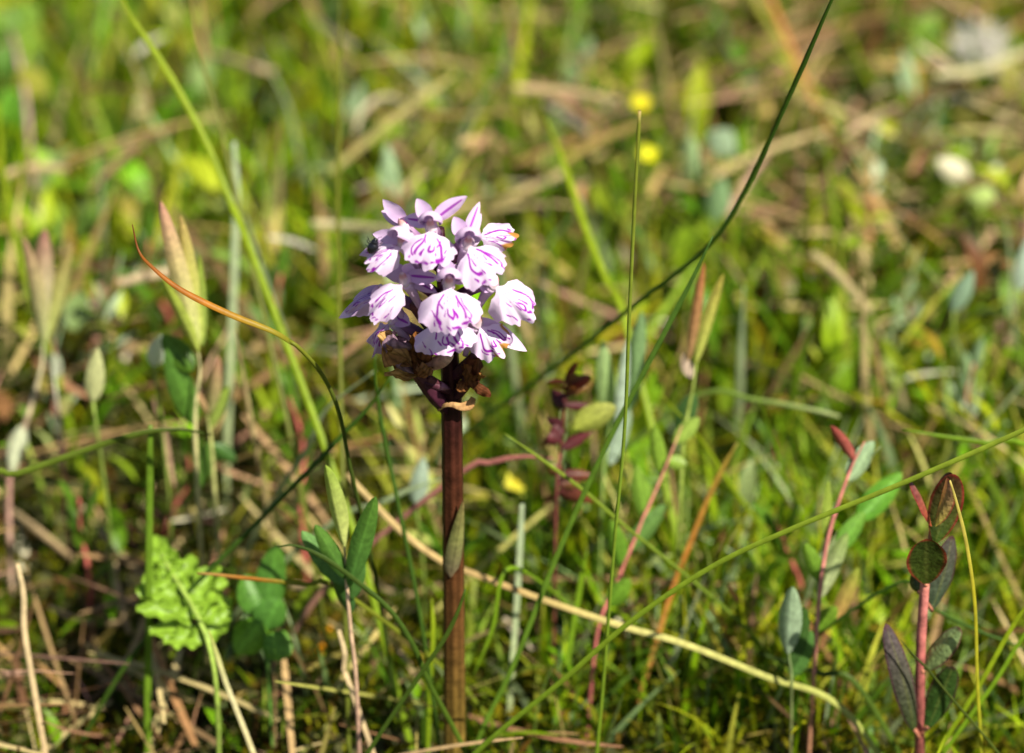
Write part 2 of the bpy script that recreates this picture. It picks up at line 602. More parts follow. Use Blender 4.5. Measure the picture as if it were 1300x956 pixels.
def mark_amount(x, y, r, dens=1.0, mirror=1, scale=1.0):
    m = np.zeros(x.shape)
    x = x * mirror * r.uniform(.85, 1.1) + r.uniform(-.05, .05)
    y = y * r.uniform(.9, 1.08)
    wob = r.uniform(0, 6, 2)
    x, y = x + .025 * np.sin(y * 14 + wob[0]), y + .02 * np.sin(x * 12 + wob[1])
    for pts, w in MARKS:
        if r.rand() > dens * .92:
            continue
        jit = r.uniform(-.035, .035, (len(pts), 2)); off = r.uniform(-.05, .05, 2)
        q = spline([(a + b[0] + off[0], c + b[1] + off[1], 0) for (a, c), b in zip(pts, jit)], 26)[:, :2]
        w = w * r.uniform(1.25, 1.8) * scale
        best = np.full(x.shape, 9.)
        for k in range(len(q) - 1):
            a, b = q[k], q[k + 1]
            ab = b - a
            h = np.clip(((x - a[0]) * ab[0] + (y - a[1]) * ab[1]) / max(ab @ ab, 1e-9), 0, 1)
            ww = .55 + .45 * k / len(q)
            dd = np.hypot(x - a[0] - h * ab[0], y - a[1] - h * ab[1]) / ww
            best = np.minimum(best, dd)
        m = np.maximum(m, np.clip((w * 1.25 - best) / (w * .55), 0, 1))
    for a, b in DOTS:
        if r.rand() < .8 * dens:
            a += r.uniform(-.03, .03); b += r.uniform(-.03, .03)
            dd = np.hypot(x - a, y - b)
            m = np.maximum(m, .8 * np.clip((.022 * scale - dd) / .010, 0, 1))
    return m


def lip_mesh(O, tip, facing, halfw, seed, curl=.30, dens=1.0, mirror=1, spread=1.12, shade=None, brown=0.0, ripple=1.0, lobes=1.0):
    O = np.asarray(O, float); tip = np.asarray(tip, float)
    a = tip - O; L = np.linalg.norm(a); a = a / L
    f = np.asarray(facing, float)
    n = nrm(f - np.dot(f, a) * a)
    b = np.cross(a, n)                      # seen from the front: to the viewer's right when a points down
    if b[0] < 0 and abs(b[0]) > .5: b = -b
    r = np.random.RandomState(seed)
    nphi, nr = 81, 49
    q = np.linspace(-1, 1, nphi)[None]
    rho = np.linspace(0.03, 1, nr)[:, None]
    qa = np.abs(q)
    R = np.interp(qa, [0, .08, .20, .30, .55, .78, 1.0], [1.0, .99, 1 - .13 * lobes, .93, .95, .90, .74])
    R = R + .028 * np.sin(13 * q + r.rand() * 6) + .020 * np.sin(25 * q + r.rand() * 6) + .012 * np.sin(41 * q + r.rand() * 6) + .03 * np.sin(4 * q + r.rand() * 6)
    phi = q * spread * (.48 + .52 * np.clip(rho / .55, 0, 1) ** .9)
    x2 = R * rho * np.sin(phi); y2 = R * rho * np.cos(phi)
    x2 = x2 / np.abs(x2).max()
    lat = x2 * halfw
    al = y2 * L
    d = -curl * halfw * np.abs(x2) ** 2.1
    d = d + .16 * L * np.sin(math.pi * np.clip(y2, 0, 1)) * (1 - x2 ** 2)
    d = d - .10 * L * np.clip(y2 - .55, 0, 1) ** 1.5
    d = d + ripple * .055 * L * rho ** 4 * np.sin(9 * q + r.rand() * 6) + ripple * .03 * L * rho ** 3 * np.sin(17 * q + r.rand() * 6)
    d = d + .02 * L * rho * np.cos(q * 9)
    V = O + b * lat[..., None] + a * al[..., None] + n * d[..., None]
    mk = mark_amount(x2 * 1.0, y2, r, dens, mirror)
    edge = np.clip((rho - .72) / .28, 0, 1) ** 1.5 * np.ones_like(q)
    sidep = np.clip(np.abs(x2) - .5, 0, 1) * 1.2
    base = WHITE * np.array([1., 1, 1])
    pink = np.clip(.35 * edge + .35 * sidep + .12 * r.rand(), 0, 1)[..., None]
    C = base * (1 - pink) + np.array([.66, .44, .73]) * pink
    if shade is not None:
        C = C * (1 - shade) + LILAC * shade  # florets in shade: the shade is mixed into the lip colour as lilac
    C = C * (1 - mk[..., None]) + PURPLE * mk[..., None]
    if brown:
        bw = np.clip((rho * (1 + .18 * np.sin(11 * q + seed)) - (1 - brown)) / .10, 0, 1)[..., None] * (q > -.2)[..., None]
        C = C * (1 - bw) + np.array([.45, .22, .05]) * bw
    i = np.arange(nr - 1)[:, None] * nphi; j = np.arange(nphi - 1)[None]
    F = np.stack([i + j, i + j + 1, i + nphi + j + 1, i + nphi + j], -1).reshape(-1, 4)
    return V.reshape(-1, 3), F, C.reshape(-1, 3), (a, b, n, L)


def hood_mesh(c, fwd, up, rx, ry, rz, col, col2):
    """half open shell over the column: rx side, ry forward, rz up"""
    fwd = nrm(fwd); up = nrm(np.asarray(up, float) - np.dot(up, fwd) * fwd); sd = np.cross(fwd, up)
    nu, nv = 21, 13
    th = np.linspace(-.62 * math.pi, .62 * math.pi, nu)[None]
    t = np.linspace(0, 1, nv)[:, None]
    prof = np.sin(np.clip(t * .86 + .14, 0, 1) * math.pi * .93) ** .6
    y = (t * 2 - 1) * ry
    x = np.sin(th) * rx * prof
    z = np.cos(th) * rz * prof * np.where(np.cos(th) < 0, .6, 1) - .25 * rz * t ** 3
    V = c + sd * x[..., None] + fwd * (y * np.ones_like(th))[..., None] + up * z[..., None]
    k = (np.clip(np.abs(th) / 1.9, 0, 1) * np.ones_like(t))[..., None] * .6
    vein = (np.abs(np.sin(th * 3.0)) < .12)[..., None] * .12 * np.ones_like(t)[..., None]
    C = np.asarray(col) * (1 - k) + np.asarray(col2) * k
    C = C * (1 - vein) + MAUVE * vein
    i = np.arange(nv - 1)[:, None] * nu; j = np.arange(nu - 1)[None]
    F = np.stack([i + j, i + j + 1, i + nu + j + 1, i + nu + j], -1).reshape(-1, 4)
    return V.reshape(-1, 3), F, C.reshape(-1, 3)


def sepal_col(dark=.3, line=True, tone=0.0):
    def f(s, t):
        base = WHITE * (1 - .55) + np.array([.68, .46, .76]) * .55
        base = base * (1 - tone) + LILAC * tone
        C = np.ones(s.shape + (3,)) * base
        k = np.clip(1 - t * 1.3, 0, 1)[..., None] * dark
        C = C * (1 - k) + MAUVE * k
        if line:
            m = (np.clip((.24 - np.abs(s)) / .12, 0, 1) * (t > .12) * (t < .86))[..., None] * .92
            C = C * (1 - m) + PURPLE * m
        return C
    return f


ST = [P(577, 1012, 0), P(577, 860, 0), P(575.5, 700, 0), P(574.5, 600, 0), P(573.5, 520, 0), P(571, 455, 0), P(566, 390, 0), P(561, 330, 0), P(557, 290, 0)]
STEM = spline(ST, 80)


def stem_at(z):
    return np.array([np.interp(z, STEM[:, 2], STEM[:, 0]), np.interp(z, STEM[:, 2], STEM[:, 1]), z])


ORB = np.array([STEM[0][0], 0, gz(STEM[0][0], 0)])
orchid = empty('orchid', ORB, 'pale lilac spotted orchid with purple looped markings on a dark brown stem', 'orchid')

t = np.linspace(0, 1, 80)
rad = np.interp(t, [0, .3, .62, .72, 1], [2.25, 2.05, 1.95, 1.9, 1.0])
stemcol = lerpcols([(0, (.16, .11, .02)), (.17, (.15, .095, .02)), (.30, (.105, .050, .014)), (.45, (.075, .026, .010)), (.62, (.055, .016, .009)), (.7, (.028, .007, .007)), (1, (.04, .010, .014))], t)
V, F, C = tube(STEM, rad, nseg=42, cols=stemcol, rib=.045, nrib=7)
ang = np.tile(np.linspace(0, 2 * math.pi, 42, endpoint=False), 80)
dk = 1 - .35 * (np.cos(7 * ang) < -.35)
C[:-2] *= dk[:, None]
link_mesh('stem', V, F, C, M_STEM, orchid, ORB)

# sheathing stem leaf
V, F, C = leaf(P(572, 733, -2.3), P(588.5, 633, -3.2), 3.3, (.15, -1, .2), cup=.55, bend=.03, prof=.5, shoulder=.75, nu=11, nt=21,
               colf=lambda s, t: lerpcols([(0, (.17, .12, .07)), (.12, (.20, .17, .09)), (.5, (.24, .25, .08)), (.9, (.20, .17, .06)), (1, (.10, .04, .02))], t)
               * (1 - .30 * (np.abs(np.sin(s * 7)) < .3))[..., None] * (1 - .45 * (np.abs(s) > .86))[..., None])
link_mesh('stem_leaf', V, F, C, M_LEAF, orchid, ORB)


def flower(thr, tip, depth, tdepth, halfpx, seed, face=(0, -1, .25), hood=None, sepals=(), stem_dz=-9, curl=.3, dens=1.0, mirror=1,
           shade=None, brown=0.0, spread=1.12, hoodsize=1.0, ripple=1.0, petals=(), lobes=1.0):
    """one floret: throat and lip tip as photo pixels with depths, hood direction, sepals as (pixel tip, depth, width)"""
    O = P(thr[0], thr[1], depth)
    T = P(tip[0], tip[1], tdepth)
    V, F, C, (a, b, n, L) = lip_mesh(O, T, face, halfpx / 6.84, seed, curl, dens, mirror, spread, shade, brown, ripple, lobes)
    r = np.random.RandomState(seed + 99)
    # ovary, column and spur: the body the other pieces sit on
    foot = stem_at(O[2] + stem_dz)
    back = nrm(foot - O)
    out = -back
    path = spline([foot, foot * .55 + O * .45 + np.array([0, 0, 1.2]), O + back * 2.2 + np.array([0, 0, .8]), O + np.array([0, 0, .5])], 18)
    tt = np.linspace(0, 1, 18)
    ov = tube(path, np.interp(tt, [0, .3, .8, 1], [.9, 1.15, 1.0, 1.2]), nseg=14, rib=.10, nrib=5,
              cols=lerpcols([(0, DKPUR), (.5, (.13, .035, .10)), (.8, (.36, .20, .38)), (1, (.72, .52, .70))], tt))
    sp = spline([O + back * .5, O + back * 3.0 + np.array([0, 0, -1.2]), O + back * 6.0 + np.array([0, 0, -4.0])], 10)
    spur = tube(sp, np.linspace(1.1, .5, 10), nseg=10, cols=lerpcols([(0, (.75, .58, .78)), (1, (.50, .30, .55))], np.linspace(0, 1, 10)))
    upv = nrm(np.array([0, 0, 1.]) * 1.0 - a * .2)
    cp = spline([O + back * .6, O + out * .5 + upv * .7, O + out * 1.0 + upv * 1.5], 8)
    colm = tube(cp, [1.1, 1.0, .9, .8, .75, .65, .5, .3], nseg=12,
                cols=lerpcols([(0, (.82, .72, .78)), (.55, (.80, .64, .68)), (.8, (.62, .25, .22)), (1, (.70, .55, .60))], np.linspace(0, 1, 8)))
    fo = link_mesh('flower', *merge([ov, spur, colm]), M_PETAL, orchid, ORB)
    link_mesh('lip', V, F, C, M_PETAL, fo, ORB)
    if hood is not None:
        fw = nrm(P(hood[0], hood[1], depth + hood[2]) - O)
        cen = O + out * .7 + upv * 1.35
        hv = hood_mesh(cen, nrm(out * .8 + fw * .9), nrm(upv + .2 * (-back)), 2.3 * hoodsize, 3.0 * hoodsize, 1.9 * hoodsize, (.72, .57, .74), (.54, .34, .60))
        link_mesh('hood', *hv, M_PETAL, fo, ORB)
    for k, (u, v, y, w, tone, line) in enumerate(sepals):
        tp = P(u, v, y)
        bs = O + upv * 1.5 + back * .6
        V, F, C = leaf(bs, tp, w, (0.1 * (u - thr[0]) / 10, -1, .35), cup=.35 * (1 if k % 2 else -.6), bend=.12 * r.uniform(-1, 1), prof=.85, shoulder=.78,
                       nu=17, nt=19, colf=sepal_col(.4, line, tone), wave=.05, seed=seed + k)
        link_mesh('sepal', V, F, C, M_PETAL, fo, ORB)
    return fo


#      throat      lip tip     depths     half width px
flower((547, 291), (545, 342), -9, -14, 35, 1, (0.15, -1, .45), hood=(545, 283, -6), mirror=-1, curl=.35, hoodsize=.95,
       sepals=[(529, 252, -6, 3.0, .35, False), (593, 249, -8, 3.0, .15, True), (513, 277, -4, 2.7, .5, True)])
flower((594, 312), (629, 361), -10, -15, 35, 2, (.35, -1, .45), hood=(586, 300, -4), mirror=1, curl=.35, hoodsize=1.05,
       sepals=[(576, 275, -7, 3.0, .45, False), (609, 256, -5, 2.2, .3, True), (611, 271, -6, 2.4, .1, False)])
flower((604, 301), (659, 301), -4, -3, 20, 3, (.3, -.9, .55), curl=.5, brown=.16, dens=.7, sepals=[])
flower((511, 312), (464, 345), -8, -11, 19, 4, (-.45, -1, .5), hood=(498, 296, -5), mirror=-1, curl=.35, dens=.9, hoodsize=1.1,
       sepals=[(473, 297, -5, 2.8, .2, False), (456, 324, -2, 3.6, .85, True)])
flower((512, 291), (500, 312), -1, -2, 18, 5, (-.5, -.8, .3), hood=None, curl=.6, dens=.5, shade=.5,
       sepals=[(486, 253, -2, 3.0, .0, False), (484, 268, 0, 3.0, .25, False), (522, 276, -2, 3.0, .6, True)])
flower((513, 358), (470, 407), -9, -13, 21, 6, (-.25, -1, .4), hood=None, mirror=-1, curl=.35, dens=.75, lobes=.2,
       sepals=[(521, 334, -7, 2.6, .2, False), (482, 345, -2, 3.6, .9, False), (557, 353, -9, 2.9, .55, True), (555, 372, -8, 2.6, .75, True)])
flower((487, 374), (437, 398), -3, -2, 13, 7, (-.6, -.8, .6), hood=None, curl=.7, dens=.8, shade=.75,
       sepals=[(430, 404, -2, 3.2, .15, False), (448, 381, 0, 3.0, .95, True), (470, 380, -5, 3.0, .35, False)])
flower((570, 362), (572, 427), -14, -19, 40, 8, (0, -1, .4), hood=(572, 350, -7), mirror=1, curl=.35, hoodsize=1.0,
       sepals=[(563, 328, -11, 3.2, .3, False), (607, 349, -6, 3.0, .7, True), (585, 338, -7, 2.6, .8, True)])
flower((627, 362), (676, 408), -9, -11, 30, 9, (.35, -1, .45), hood=None, mirror=1, curl=.3, dens=.95, spread=1.2,
       sepals=[(604, 361, -8, 4.4, .75, True), (597, 341, -6, 3.0, .6, True)])
flower((562, 405), (568, 455), -10, -14, 40, 10, (0, -1, .35), hood=None, mirror=1, curl=.25, ripple=1.8, sepals=[])
flower((607, 412), (640, 455), -8, -10, 27, 11, (.25, -1, .35), hood=None, mirror=1, curl=.3, brown=.12, dens=.8, ripple=1.5,
       sepals=[(669, 446, -7, 3.4, .0, False)])
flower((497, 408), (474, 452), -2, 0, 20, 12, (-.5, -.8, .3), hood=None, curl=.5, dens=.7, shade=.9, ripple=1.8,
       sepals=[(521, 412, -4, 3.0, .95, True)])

# dark ovaries of the spent lower florets
for (u0, v0, y0), (u1, v1, y1), r0, r1 in (((568, 520, -.5), (527, 470, -3), 1.45, 1.1), ((574, 498, -1), (543, 480, -3), .9, .8), ((575, 480, 0), (603, 452, -4), 1.2, 1.0),
                                           ((566, 430, -1), (527, 386, -5), 1.7, 1.2), ((575, 508, 0), (600, 474, -3), 1.1, 1.2)):
    pa, pb = P(u0, v0, y0), P(u1, v1, y1)
    path = spline([pa, (pa + pb) / 2 + np.array([0, -.5, .1]), pb], 14)
    tt = np.linspace(0, 1, 14)
    V, F, C = tube(path, np.interp(tt, [0, .35, 1], [r0 * .8, r0, r1]), nseg=20, rib=.10, nrib=6,
                   cols=lerpcols([(0, DKPUR), (.6, (.040, .010, .020)), (1, (.09, .03, .025))], tt))
    link_mesh('seed_capsule', V, F, C, M_STEM, orchid, ORB)

# withered brown florets and bracts
BRN = lambda c0, c1: (lambda s, t: lerpcols([(0, c0), (1, c1)], t) * (1 - .45 * (np.abs(np.sin(s * 6.5)) < .28))[..., None])
for k, (b0, t0, w, c0, c1, cr) in enumerate([
    ((533, 476, -5), (527, 424, -7), 4.6, (.13, .045, .012), (.20, .075, .02), .55),
    ((531, 474, -6), (540, 432, -8), 4.0, (.10, .035, .012), (.16, .06, .02), .6),
    ((527, 474, -5), (486, 444, -8), 4.6, (.16, .07, .02), (.30, .16, .05), .8),
    ((524, 470, -6), (497, 424, -7), 5.2, (.17, .10, .09), (.34, .22, .30), .7),
    ((520, 464, -7), (481, 424, -6), 3.6, (.24, .12, .04), (.50, .30, .11), .7),
    ((530, 478, -5), (489, 474, -8), 2.6, (.20, .10, .03), (.42, .25, .08), .6),
    ((532, 478, -7), (545, 466, -9), 3.4, (.16, .06, .02), (.24, .12, .05), .6),
    ((601, 488, -4), (606, 450, -6), 3.8, (.075, .02, .012), (.13, .045, .02), .6),
    ((598, 494, -5), (590, 462, -7), 3.0, (.10, .035, .015), (.15, .06, .02), .6),
    ((598, 486, -4), (623, 503, -6), 2.0, (.13, .05, .02), (.10, .03, .01), .5),
    ((600, 478, -4), (616, 478, -5), 1.8, (.16, .07, .02), (.24, .12, .03), .4),
    ((590, 484, -4), (582, 497, -5), 2.4, (.14, .05, .02), (.24, .10, .03), .6),
]):
    V, F, C = leaf(P(*b0), P(*t0), w, (.3 * math.sin(k * 2.1), -1, .3), cup=.5, prof=.9, shoulder=.5, nu=13, nt=21, colf=BRN(c0, c1), crumple=cr * .45, wave=.4, seed=50 + k,
                   twist=.9 * math.sin(k * 1.7), tipw=.25)
    link_mesh('withered_petal', V, F, C, M_WITHER, orchid, ORB)
V, F, C = leaf(P(533, 468, -7), P(576, 451, -9), 2.6, (.1, -1, .7), cup=.6, bend=-.15, prof=.9, shoulder=.7, colf=lambda s, t: lerpcols([(0, (.28, .14, .08)), (.6, (.42, .24, .17)), (1, (.60, .45, .36))], t))
link_mesh('bract', V, F, C, M_WITHER, orchid, ORB)
V, F, C = leaf(P(539, 486, -4), P(572, 494, -3.2), 2.0, (0, -1, .4), cup=.8, prof=.8, colf=lambda s, t: lerpcols([(0, DKPUR * 1.3), (.55, (.07, .022, .035)), (.7, (.20, .09, .13)), (1, (.04, .010, .016))], t))
link_mesh('bract', V, F, C, M_STEM, orchid, ORB)
cb = spline([P(556, 521, -1.5), P(564, 515, -2.8), P(574, 513.5, -3.2), P(585, 516.5, -3.4), P(596, 514, -3.2), P(601, 505, -3)], 24)
V, F, C = tube(cb, np.interp(np.linspace(0, 1, 24), [0, .5, .8, 1], [.25, .55, 1.0, .5]), np.full(24, .16), nseg=10,
               cols=lerpcols([(0, (.40, .24, .10)), (.6, (.48, .28, .12)), (1, (.36, .19, .07))], np.linspace(0, 1, 24)), side=(0, .3, 1))
link_mesh('bract', V, F, C, M_WITHER, orchid, ORB)


# ------------------------------------------------------------------ small black beetle on the flower
def build_beetle():
    c = P(474, 312.5, -9.5)
    up = nrm(P(478, 303, -9.5) - P(472, 321, -9.5))
    root = empty('beetle', c, 'tiny shiny black beetle clinging to the left side of the orchid flowers', 'beetle')
    n = 26
    t = np.linspace(-1, 1, n)
    path = c + up * (t * 1.6)[:, None]
    r = np.where(t < .35, .92 * np.sqrt(np.clip(1 - ((t + .25) / .78) ** 2, .02, 1)), np.where(t < .72, .62 * np.sqrt(np.clip(1 - ((t - .5) / .32) ** 2, .05, 1)), .42 * np.sqrt(np.clip(1 - ((t - .82) / .2) ** 2, .03, 1))))
    V, F, C = tube(path, r * 1.12, r * .9, nseg=16, cols=np.array([.006, .006, .009]), side=(1, 0, .2))
    link_mesh('body', V, F, C, M_CHITIN, root, c)
    sd = nrm(np.cross(up, [0, -1, 0]))
    for sgn in (-1, 1):
        for k in (-.3, .2, .55):
            p0 = c + up * k + sd * sgn * .5
            path = spline([p0, p0 + sd * sgn * .6 + np.array([0, .2, 0]) + up * k * .4, p0 + sd * sgn * .9 + np.array([0, 1.0, 0]) + up * k * .8], 7)
            link_mesh('leg', *tube(path, np.linspace(.11, .06, 7), nseg=6, cols=np.array([.008, .007, .008])), M_CHITIN, root, c)
        p0 = c + up * 1.4 + sd * sgn * .15
        path = spline([p0, p0 + up * .5 + sd * sgn * .35, p0 + up * .8 + sd * sgn * .8], 6)
        link_mesh('antenna', *tube(path, np.linspace(.06, .05, 6), nseg=6, cols=np.array([.008, .007, .008])), M_CHITIN, root, c)


build_beetle()


# ------------------------------------------------------------------ dark leaved sprig on the right
def sprig_leaf_col(c0, c1, edge, rib=.2):
    def f(s, t):
        C = lerpcols([(0, c0), (1, c1)], t)
        k = np.clip((.16 - np.abs(s)) / .10, 0, 1)[..., None] * rib
        C = C * (1 - k) + np.array([.20, .22, .05]) * k
        vein = (np.abs(np.sin((t * 9 - np.abs(s) * 1.3) * 3.1416)) < .16)[..., None] * .12
        C = C * (1 - vein)
        e = np.clip((np.abs(s) - .80) / .14, 0, 1)[..., None]
        e = np.maximum(e, np.clip((t - .93) / .05, 0, 1)[..., None])
        return C * (1 - e) + np.array(edge) * e
    return f


def build_sprig():
    pts = [P(1167, 1000, -6), P(1168, 870, -8), P(1170, 800, -8), P(1175, 735, -9), P(1180, 700, -7), P(1184, 664, -7)]
    path = spline(pts, 40)
    path[0][2] = gz(path[0][0], path[0][1]) - 1
    base = np.array([path[0][0], path[0][1], gz(path[0][0], path[0][1])])
    root = empty('willow_sprig', base, 'upright sprig with dark green red-edged oval leaves on a pink stem', 'sprig')
    t = np.linspace(0, 1, 40)
    link_mesh('stem', *tube(path, np.interp(t, [0, .6, .8, 1], [1.0, .95, .9, .5]), nseg=14, cols=lerpcols([(0, (.16, .05, .04)), (.5, (.34, .10, .09)), (.75, (.50, .17, .15)), (1, (.45, .22, .10))], t)), M_STEM, root, base)  # sunlit pink stretch and the leaf's shadow below it painted into the stem colour
    DG, DG2, RE = (.040, .065, .010), (.045, .050, .012), (.20, .030, .018)
    L = [
        # base, tip, width, normal, cup, bend, prof, shoulder, colours
        ((1176, 742, -10), (1176, 684, -14), 7.6, (0, -1, -.15), -.15, .0, 1.25, .55, sprig_leaf_col((.055, .085, .012), (.030, .048, .010), RE)),
        ((1183, 775, -6), (1209, 680, -5), 5.6, (.45, -.8, .7), .3, .08, .95, .60, sprig_leaf_col((.05, .085, .045), (.075, .065, .060), (.07, .03, .03))),  # grey sheen of the glossy face painted into the leaf colour
        ((1166, 752, -5), (1164, 720, -2), 4.0, (-.5, -.8, .2), .3, .0, .9, .6, sprig_leaf_col(DG, DG2, (.06, .03, .02))),
        ((1187, 690, -9), (1212, 602, -8), 6.2, (-.25, -1, .1), .30, -.12, 1.05, .55, sprig_leaf_col((.04, .075, .010), (.060, .028, .014), (.16, .02, .015))),
        ((1187, 668, -11), (1203, 607, -12.5), 3.4, (-.8, -.7, .35), .5, -.16, 1.0, .6, sprig_leaf_col((.34, .30, .05), (.36, .17, .14), (.22, .04, .03))),  # yellow glow of the sunlit leaf painted into its colour
        ((1180, 650, -6), (1208, 600, -4), 4.4, (-.6, -.7, .2), .35, -.25, 1.1, .55, sprig_leaf_col((.045, .075, .012), (.050, .012, .012), (.06, .012, .012))),
        ((1183, 668, -8), (1153, 606, -9), 2.3, (.8, -.5, .5), .6, .10, 1.0, .6, sprig_leaf_col((.32, .07, .03), (.13, .05, .06), (.22, .04, .03))),
        ((1172, 850, -9), (1219, 797, -11), 4.6, (-.35, -.75, .75), .45, .06, .95, .5, sprig_leaf_col((.20, .26, .10), (.21, .30, .12), (.12, .05, .04), .3)),
        ((1161, 928, -9), (1124, 792, -11), 4.6, (.1, -.75, .75), .3, .10, 1.0, .5, sprig_leaf_col((.04, .065, .018), (.10, .075, .085), (.07, .03, .04))),  # shadowed lower half and greyish lit upper half painted into the leaf colour
        ((1178, 925, -8.5), (1210, 846, -9), 5.4, (0, -.8, .35), .3, .0, 1.1, .5, sprig_leaf_col((.03, .075, .015), (.03, .06, .012), (.05, .03, .02))),
    ]
    for k, (b, tp, w, nh, cup, bend, prof, sh, cf) in enumerate(L):
        V, F, C = leaf(P(*b), P(*tp), w, nh, cup, bend, prof, sh, nu=25, nt=41, colf=cf, wave=.04, seed=70 + k)
        link_mesh('leaf', V, F, C, M_DARKLEAF, root, base)
    # short stalks that carry the two lower leaves and the top pair
    for a, b in (((1172, 850, -9), (1169, 862, -8)), ((1161, 926, -9), (1167, 936, -8)), ((1178, 923, -8.5), (1168, 932, -8)), ((1183, 775, -6), (1174, 762, -8.5)), ((1166, 752, -5), (1174, 756, -8.5)), ((1176, 741, -10), (1175, 746, -9))):
        link_mesh('leaf_stalk', *tube(spline([P(*a), P(*b)], 5), .42, nseg=8, cols=np.array([.36, .14, .09])), M_STEM, root, base)


build_sprig()


# ------------------------------------------------------------------ single grass blades, rushes, straws
def blade(name, pts, width_px, cols, label, cat, group=None, flat=.22, root=True, taper=(.25, 1.0, .9), mat=None, fold=.15, tiplen=.12, lie=None):
    """pts: (u, v, y) from tip to root; rooted in the ground at its lower end"""
    q = [PG(p[0], p[1], lie + 1.5 * math.sin(i * 2.4 + p[0])) if lie is not None else P(*p) for i, p in enumerate(pts)]
    if root and lie is None:
        d = nrm(q[-1] - q[-2])
        g = float(gz(q[-1][0], q[-1][1]))
        drop = q[-1][2] - g
        if drop > 0:
            hx = np.array([d[0], d[1], 0])
            k = min(drop * .8, drop * np.linalg.norm(hx) / max(-d[2], .25))
            e = q[-1] + (nrm(hx) * k if np.linalg.norm(hx) > 1e-6 else 0)
            e[2] = gz(e[0], e[1]) - 2
            if drop > 25:
                m = q[-1] * .5 + e * .5 + nrm(hx) * k * .12
                q.append(m)
            q.append(e)
    n = 12 + 6 * len(q)
    path = spline(q, n)
    t = np.linspace(0, 1, n)
    # pixel width at the plane of the blade
    w = width_px / 6.84 * np.interp(t, [0, tiplen, .7, 1], [taper[0], taper[1], taper[1], taper[2]]) * .5
    b = w * flat
    base = path[-1].copy()
    V, F, C = tube(path, w, np.maximum(b, .10), nseg=12, cols=lerpcols(cols, t), fold=fold)
    ang = np.tile(np.linspace(0, 2 * math.pi, 12, endpoint=False), n)
    C[:-2] *= (1 - .12 * (np.abs(np.cos(ang)) > .9))[:, None]
    o = link_mesh(name, V, F, C, mat or M_GRASS, None, base)
    return tag(o, label, cat, group)


GRN = [(0, (.18, .30, .015)), (1, (.13, .24, .010))]
DGR = [(0, (.05, .11, .012)), (1, (.06, .12, .015))]
YGR = [(0, (.28, .36, .015)), (1, (.20, .31, .012))]
STRW = [(0, (.48, .38, .18)), (1, (.40, .31, .14))]
PALE = [(0, (.42, .50, .34)), (1, (.36, .42, .20))]
OLV = [(0, (.16, .17, .02)), (1, (.14, .17, .02))]

blade('rush', [(1085, -60, 26), (1056, 0, 28), (1010, 105, 32), (950, 235, 38), (900, 312, 42), (815, 380, 50), (729, 448, 58)], 7, DGR,
      'long dark green rush arching high over the turf beside the orchid', 'rush', flat=.8)
blade('grass_shoot', [(905, 300, 16), (875, 362, 15), (820, 468, 14), (768, 570, 12), (714, 690, 10), (652, 845, 6)], 8, [(0, (.06, .13, .02)), (.5, (.11, .20, .02)), (1, (.12, .22, .02))],
      'straight green blade leaning up to the arching dark rush', 'grass blade')
blade('bent_shoot', [(812, 141, -2), (807, 235, -3), (799, 400, -4), (793, 545, -5), (780, 690, -6), (766, 866, -8)], 5.5, [(0, (.45, .34, .12)), (.015, (.22, .25, .03)), (.4, (.20, .29, .03)), (1, (.18, .28, .02))],
      'thin upright light green stalk with a tan blunt tip', 'grass stalk', flat=.9, taper=(.8, .85, 1.2))
blade('grass_shoot', [(1360, 512, -10), (1300, 546, -10), (1150, 612, -11), (1000, 674, -12), (900, 722, -12), (800, 790, -12), (712, 866, -12)], 8, [(0, (.24, .31, .03)), (.6, (.20, .29, .02)), (1, (.12, .21, .015))],
      'long bright green blade slanting across the turf in front of the pink sprig', 'grass blade', taper=(.9, 1, 1))
blade('grass_shoot', [(1206, 610, -15), (1215, 640, -15), (1228, 695, -15), (1238, 770, -15), (1241, 866, -14)], 5, [(0, (.50, .42, .12)), (.3, (.46, .42, .03)), (1, (.36, .40, .03))],
      'thin yellow blade bent over touching the red-edged sprig leaf', 'grass blade', taper=(.5, 1, 1))
blade('grass_shoot', [(168, 285, 4), (176, 318, 2), (192, 338, 0), (230, 368, -2), (290, 398, -3), (345, 420, -3), (372, 436, -2)], 8.5, [(0, (.16, .05, .015)), (.25, (.30, .10, .012)), (.5, (.42, .16, .015)), (.8, (.34, .24, .02)), (1, (.20, .22, .02))],
      'orange brown drying grass blade arching beside the leafy pink-tipped shoots', 'grass blade', root=False, taper=(.15, 1, .7), tiplen=.5)
blade('rush', [(366, 432, -2), (380, 442, -2), (405, 470, 0), (424, 505, 2), (436, 545, 4), (444, 590, 6)], 5.5, [(0, (.20, .22, .02)), (.2, (.08, .12, .02)), (1, (.05, .09, .015))],
      'thin dark green stalk carrying the orange brown drying blade', 'rush', flat=.9, taper=(1, 1, 1))
blade('grass_shoot', [(140, -40, 100), (160, 10, 98), (215, 95, 94), (262, 182, 88), (292, 255, 82), (325, 335, 72)], 10, YGR,
      'long yellow green blade crossing the darker narrow blade and pale leaf', 'grass blade')
blade('grass_shoot', [(240, -20, 118), (246, 40, 115), (258, 85, 112), (276, 145, 106), (292, 215, 98)], 7, OLV,
      'narrow olive blade standing behind the long yellow green blade', 'grass blade')
blade('sedge', [(297, 180, 112), (300, 235, 110), (299, 300, 108), (296, 390, 104)], 12, PALE,
      'pale grey green upright leaf beside the crossing yellow green blade', 'sedge leaf', taper=(.5, 1, .4), flat=.15)
blade('grass_shoot', [(-2, 130, 128), (4, 220, 126), (18, 300, 124), (38, 370, 120)], 9, YGR, 'green blade beside the pale pink-tipped bog shoot', 'grass blade')
